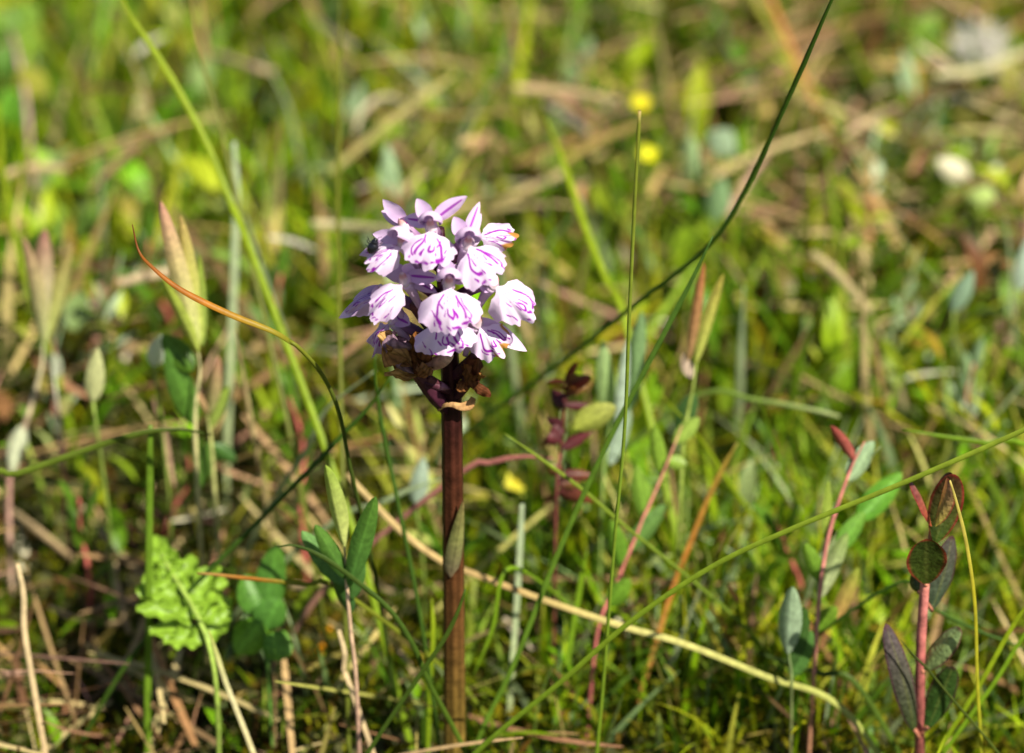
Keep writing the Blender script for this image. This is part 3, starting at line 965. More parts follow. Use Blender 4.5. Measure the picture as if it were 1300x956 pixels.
blade('bent_shoot', [(433, -20, 140), (431, 120, 115), (429, 260, 90), (431, 400, 62)], 7, OLV, 'tall soft olive stalk behind the beetle side of the orchid', 'grass stalk', flat=.8)
blade('grass_shoot', [(191, 540, 24), (190, 640, 22), (189, 740, 20), (189, 790, 19)], 10, [(0, (.13, .23, .02)), (1, (.16, .28, .02))],
      'upright fresh green blade beside the crinkled pale green leaf', 'grass blade', taper=(.6, 1, 1))
blade('grass_shoot', [(268, 552, 26), (225, 545, 24), (170, 552, 22), (90, 578, 20), (20, 602, 18), (-30, 615, 18)], 9, [(0, (.05, .08, .01)), (.3, (.14, .20, .02)), (1, (.22, .27, .02))],
      'olive blade arching low over the straw litter', 'grass blade')
blade('grass_shoot', [(352, 694, -4), (375, 693, -4), (410, 708, -5), (455, 740, -5), (495, 775, -6), (525, 820, -7), (545, 868, -7)], 7, [(0, (.06, .10, .02)), (.5, (.07, .13, .015)), (1, (.14, .22, .02))],
      'dark green blade arching over the litter beside the green shoot', 'grass blade')
blade('grass_shoot', [(591, 748, -12), (580, 780, -12), (562, 815, -12), (530, 862, -12)], 7, [(0, (.07, .12, .015)), (1, (.06, .11, .015))],
      'short dark green blade crossing in front of the orchid stem', 'grass blade', taper=(.35, 1, 1))
blade('grass_shoot', [(250, 728, 4), (268, 729, 4), (320, 735, 4), (390, 742, 5), (430, 748, 6)], 6, [(0, (.45, .30, .10)), (.12, (.42, .16, .02)), (.2, (.20, .22, .02)), (1, (.16, .22, .02))],
      'slim horizontal green blade with an orange tip above the crinkled leaf', 'grass blade', taper=(.5, 1, 1))
blade('straw', [(440, 602, 40), (468, 632, 36), (510, 675, 30), (560, 712, 26), (600, 728, 22), (700, 765, 16), (790, 795, 12), (870, 818, 10), (970, 858, 8), (1070, 900, 4)], 9,
      [(0, (.48, .36, .16)), (.3, (.44, .30, .12)), (.5, (.45, .42, .14)), (1, (.26, .32, .05))], 'long pale straw stalk running behind the orchid stem', 'straw', mat=M_STRAW, taper=(.8, 1, 1))
blade('grass_shoot', [(936, 562, 44), (915, 600, 42), (893, 648, 40), (858, 738, 36), (838, 800, 32)], 8, [(0, (.30, .24, .04)), (.4, (.48, .20, .04)), (1, (.40, .25, .06))],
      'straight orange dry blade among green turf', 'grass blade', taper=(.3, 1, .9))
blade('grass_shoot', [(1066, 529, 62), (1030, 520, 62), (960, 508, 64), (880, 505, 68)], 7, [(0, (.40, .45, .20)), (.2, (.18, .27, .05)), (1, (.10, .18, .03))],
      'pale tipped horizontal green blade', 'grass blade', taper=(.7, 1, 1))
blade('grass_shoot', [(1145, 545, 30), (1190, 553, 30), (1250, 562, 30), (1320, 575, 32)], 7, GRN, 'dull green horizontal blade behind the long slanting blade', 'grass blade')
blade('grass_shoot', [(1312, 755, -4), (1280, 805, -4), (1245, 868, -5)], 8, YGR, 'upper of two yellow green blades leaning together by the sprig', 'grass blade')
blade('grass_shoot', [(1330, 770, 0), (1295, 815, -1), (1262, 868, -3)], 7, GRN, 'lower of two yellow green blades leaning together by the sprig', 'grass blade')
blade('rush', [(1330, 834, 10), (1300, 823, 10), (1235, 798, 10), (1186, 773, 10), (1140, 740, 12)], 5, DGR, 'thin dark rush lying behind the sprig stem', 'rush', flat=.9)
blade('grass_shoot', [(960, 828, 16), (1000, 842, 14), (1040, 855, 12), (1090, 872, 10)], 8, [(0, (.06, .10, .02)), (1, (.12, .20, .02))], 'low dark green blade near the grey green oval leaf', 'grass blade')
blade('rush', [(1143, 812, -14), (1160, 832, -14), (1178, 850, -14), (1196, 872, -14)], 3.6, [(0, (.05, .07, .015)), (.6, (.10, .14, .02)), (1, (.24, .28, .03))], 'fine dark thread-like stalk crossing the sprig stem', 'rush', flat=.9)
blade('grass_shoot', [(945, -30, 290), (965, 10, 282), (1000, 70, 270), (1040, 145, 255), (1065, 220, 240), (1080, 290, 225)], 13, [(0, (.34, .36, .05)), (.5, (.38, .36, .06)), (1, (.42, .34, .10))],
      'broad yellow green blade crossing the arching dark rush', 'grass blade')
blade('grass_shoot', [(965, -30, 262), (985, 15, 258), (1008, 70, 252), (1030, 120, 246)], 12, [(0, (.50, .22, .05)), (1, (.42, .22, .06))], 'orange brown blade beside the broad yellow green blade', 'grass blade')
blade('grass_shoot', [(693, 150, 128), (715, 205, 118), (742, 285, 104), (770, 355, 92), (792, 402, 82)], 11, YGR, 'yellow green blade leaning behind the thin tan-tipped stalk', 'grass blade')
blade('rush', [(477, 448, 30), (476, 475, 29), (481, 515, 28), (488, 555, 26)], 6, DGR, 'short dark rush just behind the withered orchid flowers', 'rush', flat=.9)
blade('rush', [(496, 478, 26), (470, 515, 26), (435, 552, 26), (398, 592, 25), (350, 640, 24)], 7, DGR, 'dark rush crossing the short one behind the withered orchid flowers', 'rush', flat=.9)
blade('grass_shoot', [(704, 582, 34), (660, 580, 34), (620, 588, 35), (585, 600, 36)], 8, [(0, (.30, .10, .09)), (1, (.34, .20, .14))], 'dull pink horizontal stalk behind the orchid stem', 'stalk', mat=M_STRAW)
blade('grass_shoot', [(640, 550, 20), (690, 585, 20), (740, 622, 20), (790, 665, 20)], 5, [(0, (.24, .32, .03)), (1, (.10, .17, .02))], 'thin green blade slanting down past the dark red plant', 'grass blade')
blade('grass_shoot', [(560, 608, 46), (520, 622, 46), (480, 640, 46), (430, 658, 48)], 8, [(0, (.34, .42, .25)), (1, (.30, .38, .16))], 'pale green blade lying behind the orchid stem', 'grass blade')
blade('grass_shoot', [(745, 700, 30), (735, 755, 28), (722, 830, 24)], 9, GRN, 'green blade standing behind the straight leaning blade', 'grass blade')
blade('grass_shoot', [(663, 640, 40), (660, 700, 37), (656, 770, 33)], 9, PALE, 'pale whitish upright blade to the side of the orchid stem', 'grass blade', taper=(.6, 1, 1))
blade('grass_shoot', [(600, 860, 12), (625, 800, 14), (650, 720, 18)], 6, GRN, 'slim fresh blade rising right beside the orchid stem', 'grass blade')
blade('grass_shoot', [(548, 760, 16), (550, 800, 14), (547, 862, 12)], 6, YGR, 'short yellow green upright blade in the litter beside the orchid stem', 'grass blade')
blade('straw', [(265, 800, 2), (275, 830, 1), (288, 870, 0)], 7, [(0, (.30, .34, .06)), (.3, (.52, .48, .26)), (1, (.55, .46, .22))], 'short pale straw with a hooked green tip beside the crinkled leaf', 'straw', mat=M_STRAW)
for k, (pts, w, lab) in enumerate([
    ([(0, 640, 40), (40, 668, 38), (95, 712, 34)], 13, 'broad tan straw lying in the litter'),
    ([(22, 715, 14), (30, 755, 12), (31, 800, 10), (42, 868, 6)], 8, 'tan upright dead stalk standing in the litter'),
    ([(100, 640, 30), (150, 700, 26), (185, 735, 22)], 9, 'grey tan straw sloping down toward the upright fresh green blade'),
    ([(140, 690, 24), (150, 750, 20), (165, 805, 16)], 11, 'thick bleached dead stalk near the upright fresh green blade'),
    ([(60, 770, 18), (110, 790, 16), (160, 790, 14)], 8, 'horizontal brown straw low in the litter'),
    ([(345, 742, 22), (420, 748, 20), (470, 752, 18)], 12, 'broad bleached straw lying behind the green shoot'),
    ([(470, 735, 22), (510, 755, 20), (565, 742, 22)], 9, 'curved tan straw lying behind the orchid stem'),
    ([(505, 790, 12), (540, 815, 10), (560, 830, 10)], 8, 'short tan straw at the foot of the orchid'),
    ([(430, 800, 10), (438, 830, 8), (437, 850, 8), (445, 872, 6)], 7, 'grey brown dead stalk under the green shoot'),
    ([(505, 820, 10), (520, 845, 8), (535, 872, 6)], 8, 'bent tan straw at the foot of the orchid'),
    ([(690, 745, 22), (712, 775, 18), (735, 808, 14)], 9, 'tan straw crossing the long pale stalk'),
    ([(820, 350, 100), (760, 345, 104), (700, 352, 108)], 8, 'dull straw lying far behind the thin tan-tipped stalk'),
]):
    blade('straw', pts, w, [(0, (.50, .39, .22)), (1, (.38, .27, .14))], lab, 'straw', mat=M_STRAW, taper=(.7, 1, .8), lie=9 if k not in (1, 8) else None)

# blurred single blades far behind, told apart only by place
FARP = [(100, 90, 250), (190, 110, 235), (130, 230, 170), (165, 60, 270), (405, 30, 275), (380, 130, 220), (395, 190, 190), (355, 220, 180), (575, 140, 220), (600, 40, 280),
        (520, 250, 150), (635, 60, 270), (690, 30, 285), (850, 60, 270), (870, 160, 215), (910, 20, 285), (1110, 60, 270), (1150, 120, 240), (1185, 20, 290), (1260, 150, 225),
        (1285, 330, 130), (1170, 330, 135), (990, 330, 140), (940, 420, 100), (700, 250, 165), (660, 330, 120), (650, 380, 100), (745, 380, 110), (130, 420, 80), (345, 330, 120),
        (1010, 440, 90), (1100, 430, 95), (1250, 470, 80), (930, 560, 50), (1000, 560, 50), (1040, 640, 30), (905, 690, 30), (320, 480, 60), (390, 520, 50), (610, 520, 55)]
for k, (u, v, y) in enumerate(FARP):
    r = np.random.RandomState(400 + k)
    L = r.uniform(90, 150); dx = r.uniform(-.9, .9) * L; w = r.uniform(6, 12) * (.75 if y < 90 else 1.15)
    kind = k % 3
    if kind == 2:
        c, lab, cat, nm = PALE, 'blurred pale grey green upright blade in the background turf', 'sedge leaf', 'sedge'
    elif kind == 1 and k % 2:
        c, lab, cat, nm = STRW, 'blurred straw coloured upright dead blade in the background turf', 'straw', 'straw'
    else:
        c, lab, cat, nm = (YGR if r.rand() < .5 else GRN), 'blurred bright green upright blade in the background turf', 'grass blade', 'grass_shoot'
    blade(nm, [(u + dx, v - L * .5, y - 6), (u + dx * r.uniform(.2, .6), v, y), (u, v + L * .5, y + 4)], w, c, lab, cat, {'sedge': 'pale background blades', 'straw': 'straw background blades', 'grass_shoot': 'green background blades'}[nm],
          flat=.15, taper=(.2, 1, .4), tiplen=.4, mat=M_STRAW if nm == 'straw' else M_GRASS)


# ------------------------------------------------------------------ leafy shoots
def shoot(name, stem, width_px, stemcol, leaves, label, cat, group=None, mat=None):
    """stem: (u, v, y) top to root; leaves: (base, tip, width mm, root colour, tip colour, cup)"""
    q = [P(*p) for p in stem]
    e = q[-1] + nrm(q[-1] - q[-2]) * 4
    g = float(gz(e[0], e[1]))
    if q[-1][2] > g:
        d = nrm(q[-1] - q[-2]); h = np.array([d[0], d[1], 0]) * min(1, (q[-1][2] - g) / 25)
        e = q[-1] + h * 6; e[2] = gz(e[0], e[1]) - 2
        q.append(e)
    n = 10 + 5 * len(q)
    path = spline(q, n)
    base = path[-1].copy()
    root = empty(name, base, label, cat, group)
    t = np.linspace(0, 1, n)
    link_mesh('stem', *tube(path, width_px / 6.84 * .5 * np.interp(t, [0, .1, .25, 1], [.2, .5, .72, .75]), nseg=10, cols=lerpcols(stemcol, t)), M_STEM, root, base)
    for k, (b, tp, w, c0, c1, cup) in enumerate(leaves):
        r = np.random.RandomState(900 + k + int(b[0]))
        cf = (lambda c0, c1: lambda s, t: lerpcols([(0, c0), (.6, np.array(c0) * .5 + np.array(c1) * .5), (1, c1)], t) * (1 + .35 * (np.abs(s) < .15))[..., None])(c0, c1)
        V, F, C = leaf(P(*b), P(*tp), w, (r.uniform(-.5, .5), -1, .45), cup=cup, bend=r.uniform(-.06, .06), prof=.85, shoulder=.6, nu=11, nt=21, colf=cf, seed=k)
        link_mesh('leaf', V, F, C, mat or M_LEAF, root, base)
    return root


PINK = (.42, .17, .12); LG = (.20, .32, .04); MG = (.09, .19, .03); GG = (.28, .40, .22); RD = (.32, .07, .05)
shoot('leafy_shoot', [(437, 690, -2), (440, 740, -2), (445, 800, -2), (452, 866, -2)], 8, [(0, (.50, .36, .22)), (1, (.36, .20, .16))],
      [((437, 694, -3), (413, 590, -3), 3.4, (.40, .44, .14), (.24, .34, .05), .9), ((443, 745, -4), (477, 630, -6), 4.2, (.06, .15, .03), (.10, .22, .03), .5), ((441, 735, -3), (400, 666, -3), 3.4, (.05, .12, .02), (.09, .19, .03), .5),
       ((443, 745, -1), (383, 674, 1), 4.2, (.06, .15, .04), (.12, .24, .07), .4), ((446, 760, -1), (455, 690, 2), 4.0, (.04, .10, .02), (.07, .16, .03), .4), ((446, 778, 0), (425, 735, 0), 3.4, (.03, .08, .02), (.05, .12, .02), .4)],
      'green narrow-leaved shoot on a pinkish stem beside the orchid', 'shoot')
shoot('leafy_shoot', [(250, 440, 50), (254, 470, 50), (248, 520, 49), (250, 600, 47)], 9, [(0, (.45, .42, .20)), (1, (.30, .26, .10))],
      [((252, 440, 49), (204, 255, 46), 4.0, (.52, .58, .20), (.52, .26, .20), .6), ((254, 436, 50), (229, 272, 49), 3.4, (.46, .54, .12), (.46, .32, .12), .6), ((252, 448, 48), (205, 352, 46), 2.6, (.34, .40, .08), (.26, .32, .04), .6),
       ((256, 440, 51), (252, 322, 51), 2.6, (.30, .38, .08), (.26, .34, .05), .6), ((246, 470, 51), (206, 425, 54), 5.2, (.06, .13, .012), (.06, .14, .012), .3), ((248, 540, 51), (212, 440, 52), 5.4, (.07, .16, .02), (.08, .18, .03), .3)],
      'yellow green shoot with slender pink-tipped leaves behind the orange brown blade', 'shoot')
shoot('leafy_shoot', [(262, 520, 56), (268, 560, 54), (272, 620, 52), (275, 660, 51)], 9, [(0, (.34, .36, .12)), (1, (.24, .20, .10))],
      [((264, 525, 55), (227, 478, 54), 2.4, (.36, .26, .12), (.46, .20, .14), .7), ((266, 525, 55), (277, 452, 54), 3.0, (.36, .36, .14), (.44, .22, .15), .7), ((268, 545, 55), (290, 490, 55), 2.6, (.30, .38, .08), (.24, .34, .05), .7),
       ((268, 560, 56), (252, 620, 54), 3.8, (.10, .20, .03), (.06, .13, .02), .4), ((270, 565, 56), (300, 585, 56), 3.4, (.05, .12, .02), (.04, .10, .02), .4)],
      'small shoot with short pink curled leaves and dark lower leaves', 'shoot')
shoot('leafy_shoot', [(55, 430, 86), (52, 470, 84), (35, 530, 81), (12, 605, 78)], 11, [(0, (.46, .46, .26)), (.5, (.44, .24, .20)), (1, (.46, .34, .24))],
      [((54, 436, 85), (28, 300, 82), 4.4, (.46, .50, .22), (.42, .24, .16), .7), ((56, 432, 85), (57, 290, 84), 5.0, (.48, .52, .28), (.40, .18, .16), .7), ((58, 436, 85), (92, 308, 86), 3.4, (.40, .46, .14), (.36, .26, .10), .7), ((30, 540, 80), (15, 600, 76), 4, (.46, .50, .34), (.42, .46, .30), .5)],
      'pale whitish green bog shoot with pink leaf tips', 'shoot')
shoot('leafy_shoot', [(68, 470, 88), (72, 510, 86), (78, 570, 84)], 9, [(0, (.48, .50, .38)), (.5, (.36, .12, .10)), (1, (.26, .10, .08))],
      [((69, 480, 88), (66, 448, 88), 3, (.5, .52, .4), (.46, .5, .36), .4), ((74, 530, 86), (90, 500, 86), 3, (.4, .34, .14), (.3, .36, .1), .4)],
      'short red stem with a white leaf tip', 'shoot')
shoot('leafy_shoot', [(885, 452, 50), (880, 490, 48), (872, 530, 46), (866, 580, 42)], 9, [(0, (.24, .30, .06)), (1, (.16, .22, .04))],
      [((874, 458, 49), (894, 332, 50), 2.2, (.36, .22, .10), (.36, .13, .05), .6), ((884, 462, 49), (919, 347, 50), 2.8, (.42, .46, .10), (.36, .30, .06), .8), ((880, 500, 50), (860, 560, 52), 4.4, (.08, .17, .05), (.07, .15, .04), .3), ((878, 480, 50), (868, 448, 50), 2.6, (.55, .42, .34), (.55, .40, .30), .3)],
      'forked shoot with one brown and one yellow green narrow leaf', 'shoot')
shoot('willow_shoot', [(866, 540, 40), (842, 600, 36), (815, 662, 32), (782, 742, 26), (758, 806, 22)], 7, [(0, (.46, .22, .14)), (.4, (.42, .13, .11)), (1, (.30, .08, .08))],
      [((855, 562, 40), (888, 530, 42), 3.4, (.22, .32, .05), (.24, .34, .06), .4), ((840, 605, 37), (830, 540, 38), 3.2, (.18, .30, .03), (.20, .32, .04), .4), ((820, 660, 33), (808, 590, 34), 3.6, (.14, .26, .03), (.18, .30, .04), .4), ((790, 722, 28), (775, 660, 28), 4.0, (.10, .22, .02), (.16, .30, .03), .4), ((770, 770, 24), (800, 735, 24), 4.0, (.12, .26, .02), (.16, .30, .03), .4), ((848, 585, 38), (872, 590, 38), 3.0, (.2, .32, .04), (.24, .34, .06), .4), ((800, 700, 30), (845, 640, 33), 4.2, (.10, .20, .04), (.12, .22, .06), .4)],
      'slanting pinkish red stem with green leaves near the straight orange blade', 'shoot')
shoot('willow_shoot', [(1098, 560, 24), (1078, 600, 22), (1052, 680, 18), (1040, 760, 14), (1034, 840, 10)], 8, [(0, (.44, .14, .12)), (.5, (.48, .20, .16)), (1, (.30, .16, .08))],
      [((1085, 586, 23), (1054, 540, 22), 2.4, (.36, .10, .08), (.28, .06, .05), .5), ((1078, 610, 22), (1110, 560, 26), 4.6, (.26, .36, .20), (.22, .32, .18), .4), ((1040, 760, 16), (1076, 676, 18), 3.8, (.36, .40, .22), (.26, .36, .10), .6), ((1064, 700, 20), (1098, 650, 24), 4.0, (.10, .24, .03), (.14, .28, .04), .4),
       ((1050, 690, 19), (1052, 610, 20), 2.6, (.26, .34, .05), (.24, .32, .05), .4), ((1090, 660, 26), (1145, 600, 32), 5.2, (.08, .22, .02), (.12, .28, .03), .4), ((1037, 800, 13), (1062, 770, 13), 3.6, (.12, .24, .02), (.18, .30, .03), .4), ((1044, 740, 16), (1022, 690, 16), 3.4, (.10, .20, .02), (.16, .28, .03), .4), ((1060, 790, 16), (1090, 720, 18), 3.2, (.40, .22, .08), (.24, .30, .04), .5)],
      'tall pinkish red stem with grey green and bright green leaves', 'shoot')
shoot('willow_shoot', [(1000, 800, 8), (1002, 835, 6), (1005, 872, 4)], 6, [(0, (.12, .18, .06)), (1, (.14, .12, .05))],
      [((1000, 830, 6), (1006, 745, 6), 4.6, (.30, .40, .26), (.26, .36, .22), .6), ((1004, 845, 6), (1022, 770, 8), 4.2, (.04, .09, .02), (.05, .11, .02), .3), ((1006, 860, 6), (1030, 800, 8), 4.6, (.06, .14, .03), (.08, .18, .04), .3)],
      'low shoot with one grey green silvery oval leaf', 'shoot')
shoot('leafy_shoot', [(775, 520, 60), (772, 560, 58), (765, 620, 54)], 6, [(0, (.20, .30, .08)), (1, (.16, .22, .05))],
      [((778, 545, 60), (765, 432, 60), 4.2, (.24, .36, .12), (.30, .42, .18), .4), ((795, 530, 62), (815, 395, 64), 4.4, (.18, .30, .12), (.20, .32, .14), .4), ((785, 550, 58), (797, 430, 58), 2.6, (.44, .54, .44), (.38, .48, .36), .4), ((775, 590, 56), (800, 520, 58), 3.6, (.34, .44, .34), (.28, .38, .26), .4)],
      'cluster of upright silvery green oval leaves behind the thin tan-tipped stalk', 'shoot')
shoot('bog_shrub', [(10, 30, 270), (20, 60, 260), (28, 100, 250), (35, 150, 232)], 12, [(0, (.34, .16, .20)), (1, (.42, .28, .24))],
      [((14, 40, 268), (45, 5, 270), 10, MG, LG, .3), ((16, 50, 266), (-15, 20, 268), 10, MG, LG, .3), ((20, 62, 262), (52, 40, 262), 9, LG, LG, .3), ((24, 80, 258), (-12, 75, 258), 9, MG, MG, .3), ((32, 120, 246), (52, 90, 246), 10, (.36, .36, .06), (.4, .4, .06), .2),
       ((34, 128, 242), (0, 150, 240), 11, (.10, .26, .02), (.12, .28, .02), .2)],
      'small shrub with round green leaves on a pink stem', 'shrub')
rr = np.random.RandomState(3)
RED = [(rr.uniform(484, 640), rr.choice([-1, 1]) * rr.uniform(10, 38), rr.uniform(-30, 16), rr.uniform(-6, 6), rr.uniform(1.6, 3.8), [(.12, .025, .03), (.16, .05, .02), (.09, .02, .025), (.22, .12, .03)][k % 4]) for k in range(22)]
shoot('red_leaved_plant', [(718, 480, 44), (716, 520, 42), (712, 570, 40), (706, 640, 36)], 7, [(0, (.12, .03, .03)), (1, (.14, .05, .03))],
      [((717 - .06 * (v0 - 500), v0, 42 - .04 * (v0 - 490)), (717 + du, v0 + dv, 40 + dy), w, (.07, .018, .02), c1, .5) for v0, du, dv, dy, w, c1 in RED] +
      [((728, 545, 40), (782, 516, 40), 5.4, (.30, .34, .05), (.36, .38, .10), .5)],
      'dark red leaved plant with one yellow green leaf', 'plant')

# silvery and yellow single leaves further back
for k, (u, v, du, dv, y, w, c, lab) in enumerate([
    (1210, 395, 26, -52, 112, 4.2, (.26, .38, .26), 'grey green leaf standing in the blurred turf beside the yellow moss'),
    (1296, 370, 10, -70, 120, 4.4, (.42, .52, .42), 'silvery leaf at the edge of the blurred turf'),
    (1245, 262, 6, -26, 180, 7.5, (.48, .62, .20), 'round bright yellow green leaf in the blurred turf'),
    (1230, 225, -42, -22, 200, 6.0, (.60, .56, .40), 'cream coloured dead leaf in the blurred turf'),
    (905, 195, 24, -30, 205, 8.5, (.34, .46, .30), 'round silvery green leaf in the blurred turf'),
    (905, 280, 14, -55, 165, 6.0, (.24, .38, .18), 'oval soft green leaf below the round silvery leaf'),
    (885, 230, -10, -60, 190, 4.4, (.30, .42, .20), 'upright soft green leaf beside the round silvery leaf'),
    (118, 510, 6, -70, 58, 4.0, (.48, .50, .24), 'cream green upright leaf behind the crinkled leaf'),
    (195, 465, 10, -40, 62, 4.2, (.52, .58, .48), 'whitish leaf behind the pink-tipped shoot'),
    (528, 640, 10, -60, 52, 4.0, (.36, .46, .36), 'silvery leaf just behind the orchid stem'),
]):
    b = P(u, v, y); tp = P(u + du, v + dv, y)
    base = np.array([b[0], b[1], gz(b[0], b[1])])
    stalk = tube(spline([base - np.array([0, 0, 1]), (base + b) / 2 + np.array([1.5, 0, 0]), b], 10), .35, nseg=8, cols=np.array([.16, .22, .04]))
    lf = leaf(b, tp, w, (.2 * math.sin(k), -1, .55), cup=.35, bend=.08, prof=.72, shoulder=.75, nu=9, nt=15, colf=lambda s, t, c=c: np.array(c) * (1 + .25 * (np.abs(s) < .15))[..., None])
    root = empty('leaf_plant', base, lab, 'leaf')
    link_mesh('stalk', *stalk, M_STEM, root, base)
    link_mesh('leaf', *lf, M_LEAF, root, base)


# ------------------------------------------------------------------ crinkled pale green lobed leaf
def build_crinkled_leaf():
    b = P(268, 830, 10); tp = P(205, 705, 30)
    base = np.array([b[0], b[1], gz(b[0], b[1])])
    root = empty('lobed_leaf', base, 'crinkled light green lobed leaf low in the turf', 'leaf')
    a = tp - b; L = np.linalg.norm(a); a = a / L
    n = nrm(np.array([.1, -.6, .9]) - np.dot([.1, -.6, .9], a) * a); s = np.cross(a, n)
    cf = lambda s_, t_: np.array([.20, .34, .03]) * (1 + .3 * (np.abs(s_) < .15) - .2 * (np.abs(np.sin(t_ * 14 + s_ * 3)) < .3))[..., None]
    k = 0
    for i, t in enumerate(np.linspace(.12, .95, 8)):
        for sg in (-1, 1):
            o = b + a * L * t
            l = (8.5 * math.sin(math.pi * min(t + .12, .97)) + 2.5)
            d = nrm(s * sg * 1.0 + a * .55 + n * .25 * math.sin(k * 1.9))
            V, F, C = leaf(o, o + d * l, 4.6, n + .35 * s * math.sin(k * 2.3), cup=-.4, prof=.9, shoulder=.45, nu=11, nt=15, colf=cf, wave=.5, seed=k, crumple=.12, tipw=.3)
            link_mesh('leaflet', V, F, C, M_LEAF, root, base)
            k += 1
    V, F, C = leaf(tp - a * 4, tp + a * 5, 4.8, n, cup=-.4, shoulder=.45, nu=11, nt=15, colf=cf, wave=.5, seed=k, crumple=.12, tipw=.3)
    link_mesh('leaflet', V, F, C, M_LEAF, root, base)
    link_mesh('midrib', *tube(spline([base - np.array([0, 0, 1]), b, tp], 16), .5, nseg=8, cols=np.array([.24, .34, .06])), M_STEM, root, base)


build_crinkled_leaf()

# second, darker clump of leaves right of it
shoot('leafy_shoot', [(330, 770, 22), (335, 800, 20), (340, 850, 16)], 6, [(0, MG), (1, MG)],
      [((332, 790, 20), (300, 830, 18), 7.5, (.10, .24, .02), (.14, .30, .03), .3), ((334, 800, 20), (355, 760, 22), 7, (.05, .14, .02), (.08, .20, .03), .3), ((336, 810, 18), (370, 830, 16), 6.5, (.08, .20, .02), (.12, .26, .03), .3), ((332, 780, 22), (310, 730, 26), 6.5, (.06, .16, .02), (.08, .2, .02), .3), ((336, 790, 22), (352, 690, 28), 6.5, (.05, .14, .02), (.07, .17, .02), .3)],
      'clump of broad dark green leaves beside the crinkled leaf', 'plant')

# orange fallen petals in the litter
for k, (u, v, y, c) in enumerate([(415, 799, 16, (.75, .34, .01)), (409, 822, 13, (.72, .28, .01)), (406, 843, 10, (.62, .12, .02))]):
    b = PG(u - 5, v + 6, 5)
    V1 = leaf(b, b + np.array([1.7, .6, 1.5]), 2.0, (0, -1, .7), cup=.5, shoulder=.4, prof=1.1, nu=9, nt=11, colf=lambda s, t, c=c: np.array(c) * np.ones(s.shape + (3,)))
    e = b.copy(); e[2] = gz(b[0], b[1]) - 1
    V2 = tube(spline([e, (e + b) / 2 + np.array([.5, .4, 0]), b], 8), .35, nseg=6, cols=np.array([.25, .12, .03]))
    root = empty('orange_bud', e, ['yellow orange bud', 'deep orange bud', 'red orange bud'][k] + ' in the litter below the green shoot', 'bud')
    link_mesh('petal', *V1, M_PETAL, root, e)
    link_mesh('stalk', *V2, M_STEM, root, e)


# ------------------------------------------------------------------ small yellow flowers, straw loop, fluff
def yellow_flower(u, v, y, rad, label, petals=4, col=(.75, .62, .01)):
    c = P(u, v, y)
    base = np.array([c[0] + 3, c[1] + 4, gz(c[0] + 3, c[1] + 4)])
    root = empty('yellow_flower', base, label, 'flower', None)
    link_mesh('stalk', *tube(spline([base - np.array([0, 0, 1]), (base + c) / 2 + np.array([-2, 0, 0]), c], 12), .45, nseg=8, cols=np.array([.16, .22, .03])), M_STEM, root, base)
    nn = nrm(np.array([.1, -.6, .8]))
    e1 = nrm(np.cross(nn, [0, 0, 1.])); e2 = np.cross(nn, e1)
    for k in range(petals):
        a = k * 6.283 / petals + .4
        d = e1 * math.cos(a) + e2 * math.sin(a)
        V, F, C = leaf(c + d * .3, c + d * rad + nn * .5, rad * 1.1, nn, cup=-.2, prof=1.3, shoulder=.5, nu=7, nt=9, colf=lambda s, t: np.array(col) * np.ones(s.shape + (3,)), tipw=.5)
        link_mesh('petal', V, F, C, M_PETAL, root, base)
    link_mesh('centre', *tube(spline([c - nn * .2, c + nn * .5], 4), [.9, 1.0, .9, .4], nseg=10, cols=np.array([.55, .45, .02])), M_STEM, root, base)


yellow_flower(814, 131, 205, 2.6, 'blurred yellow flower just behind the tip of the thin tan-tipped stalk', col=(.50, .46, .01))
yellow_flower(823, 196, 172, 2.6, 'blurred lemon yellow flower below the one by the tan tip', col=(.46, .48, .01))
yellow_flower(655, 612, 78, 2.6, 'soft yellow flower low behind the orchid stem', col=(.50, .46, .04))
for k, (pts, w, c, lab) in enumerate([
    ([(452, 168, 208), (462, 140, 206), (485, 124, 204), (512, 132, 206), (530, 160, 210)], 12, (.56, .48, .32), 'pale curled straw arching in the background turf above the orchid'),
    ([(395, 284, 160), (440, 287, 158), (500, 292, 156)], 14, (.62, .55, .30), 'broad pale straw lying behind the orchid head'),
    ([(395, 25, 292), (425, 45, 288), (450, 60, 284)], 16, (.60, .50, .32), 'broad bleached straw in the far turf above the orchid'),
    ([(650, 112, 236), (720, 118, 234), (790, 130, 230)], 16, (.56, .42, .22), 'broad tan straw lying beyond the orchid'),
    ([(690, 130, 226), (720, 150, 222), (745, 168, 218)], 14, (.46, .38, .30), 'greyish tan straw crossing the broad tan one'),
    ([(1190, 95, 262), (1250, 88, 262), (1310, 62, 268)], 15, (.54, .50, .28), 'cream straw lying below the white fluff'),
    ([(1075, 170, 236), (1110, 150, 238), (1140, 135, 240)], 13, (.50, .36, .22), 'brown straw lying beyond the broad yellow green blade'),
    ([(265, 68, 250), (320, 85, 246), (350, 92, 244)], 14, (.52, .38, .24), 'pinkish tan straw behind the narrow olive blade'),
    ([(150, 360, 132), (200, 348, 132), (240, 342, 132)], 14, (.50, .38, .24), 'tan straw behind the drying orange blade'),
    ([(1030, 320, 150), (1060, 345, 146), (1105, 395, 138)], 13, (.52, .42, .20), 'bent straw leaning over the yellow moss'),
    ([(1130, 285, 178), (1175, 340, 160), (1200, 370, 150)], 9, (.30, .32, .14), 'grey green straw near the grey green leaf'),
    ([(0, 225, 205), (40, 212, 206), (85, 215, 206)], 13, (.50, .38, .20), 'tan straw lying beside the green blade'),
]):
    blade('straw', pts, w, [(0, c), (1, tuple(np.array(c) * .85))], lab, 'straw', mat=M_STRAW, taper=(.7, 1, .8), flat=.2, lie=42)


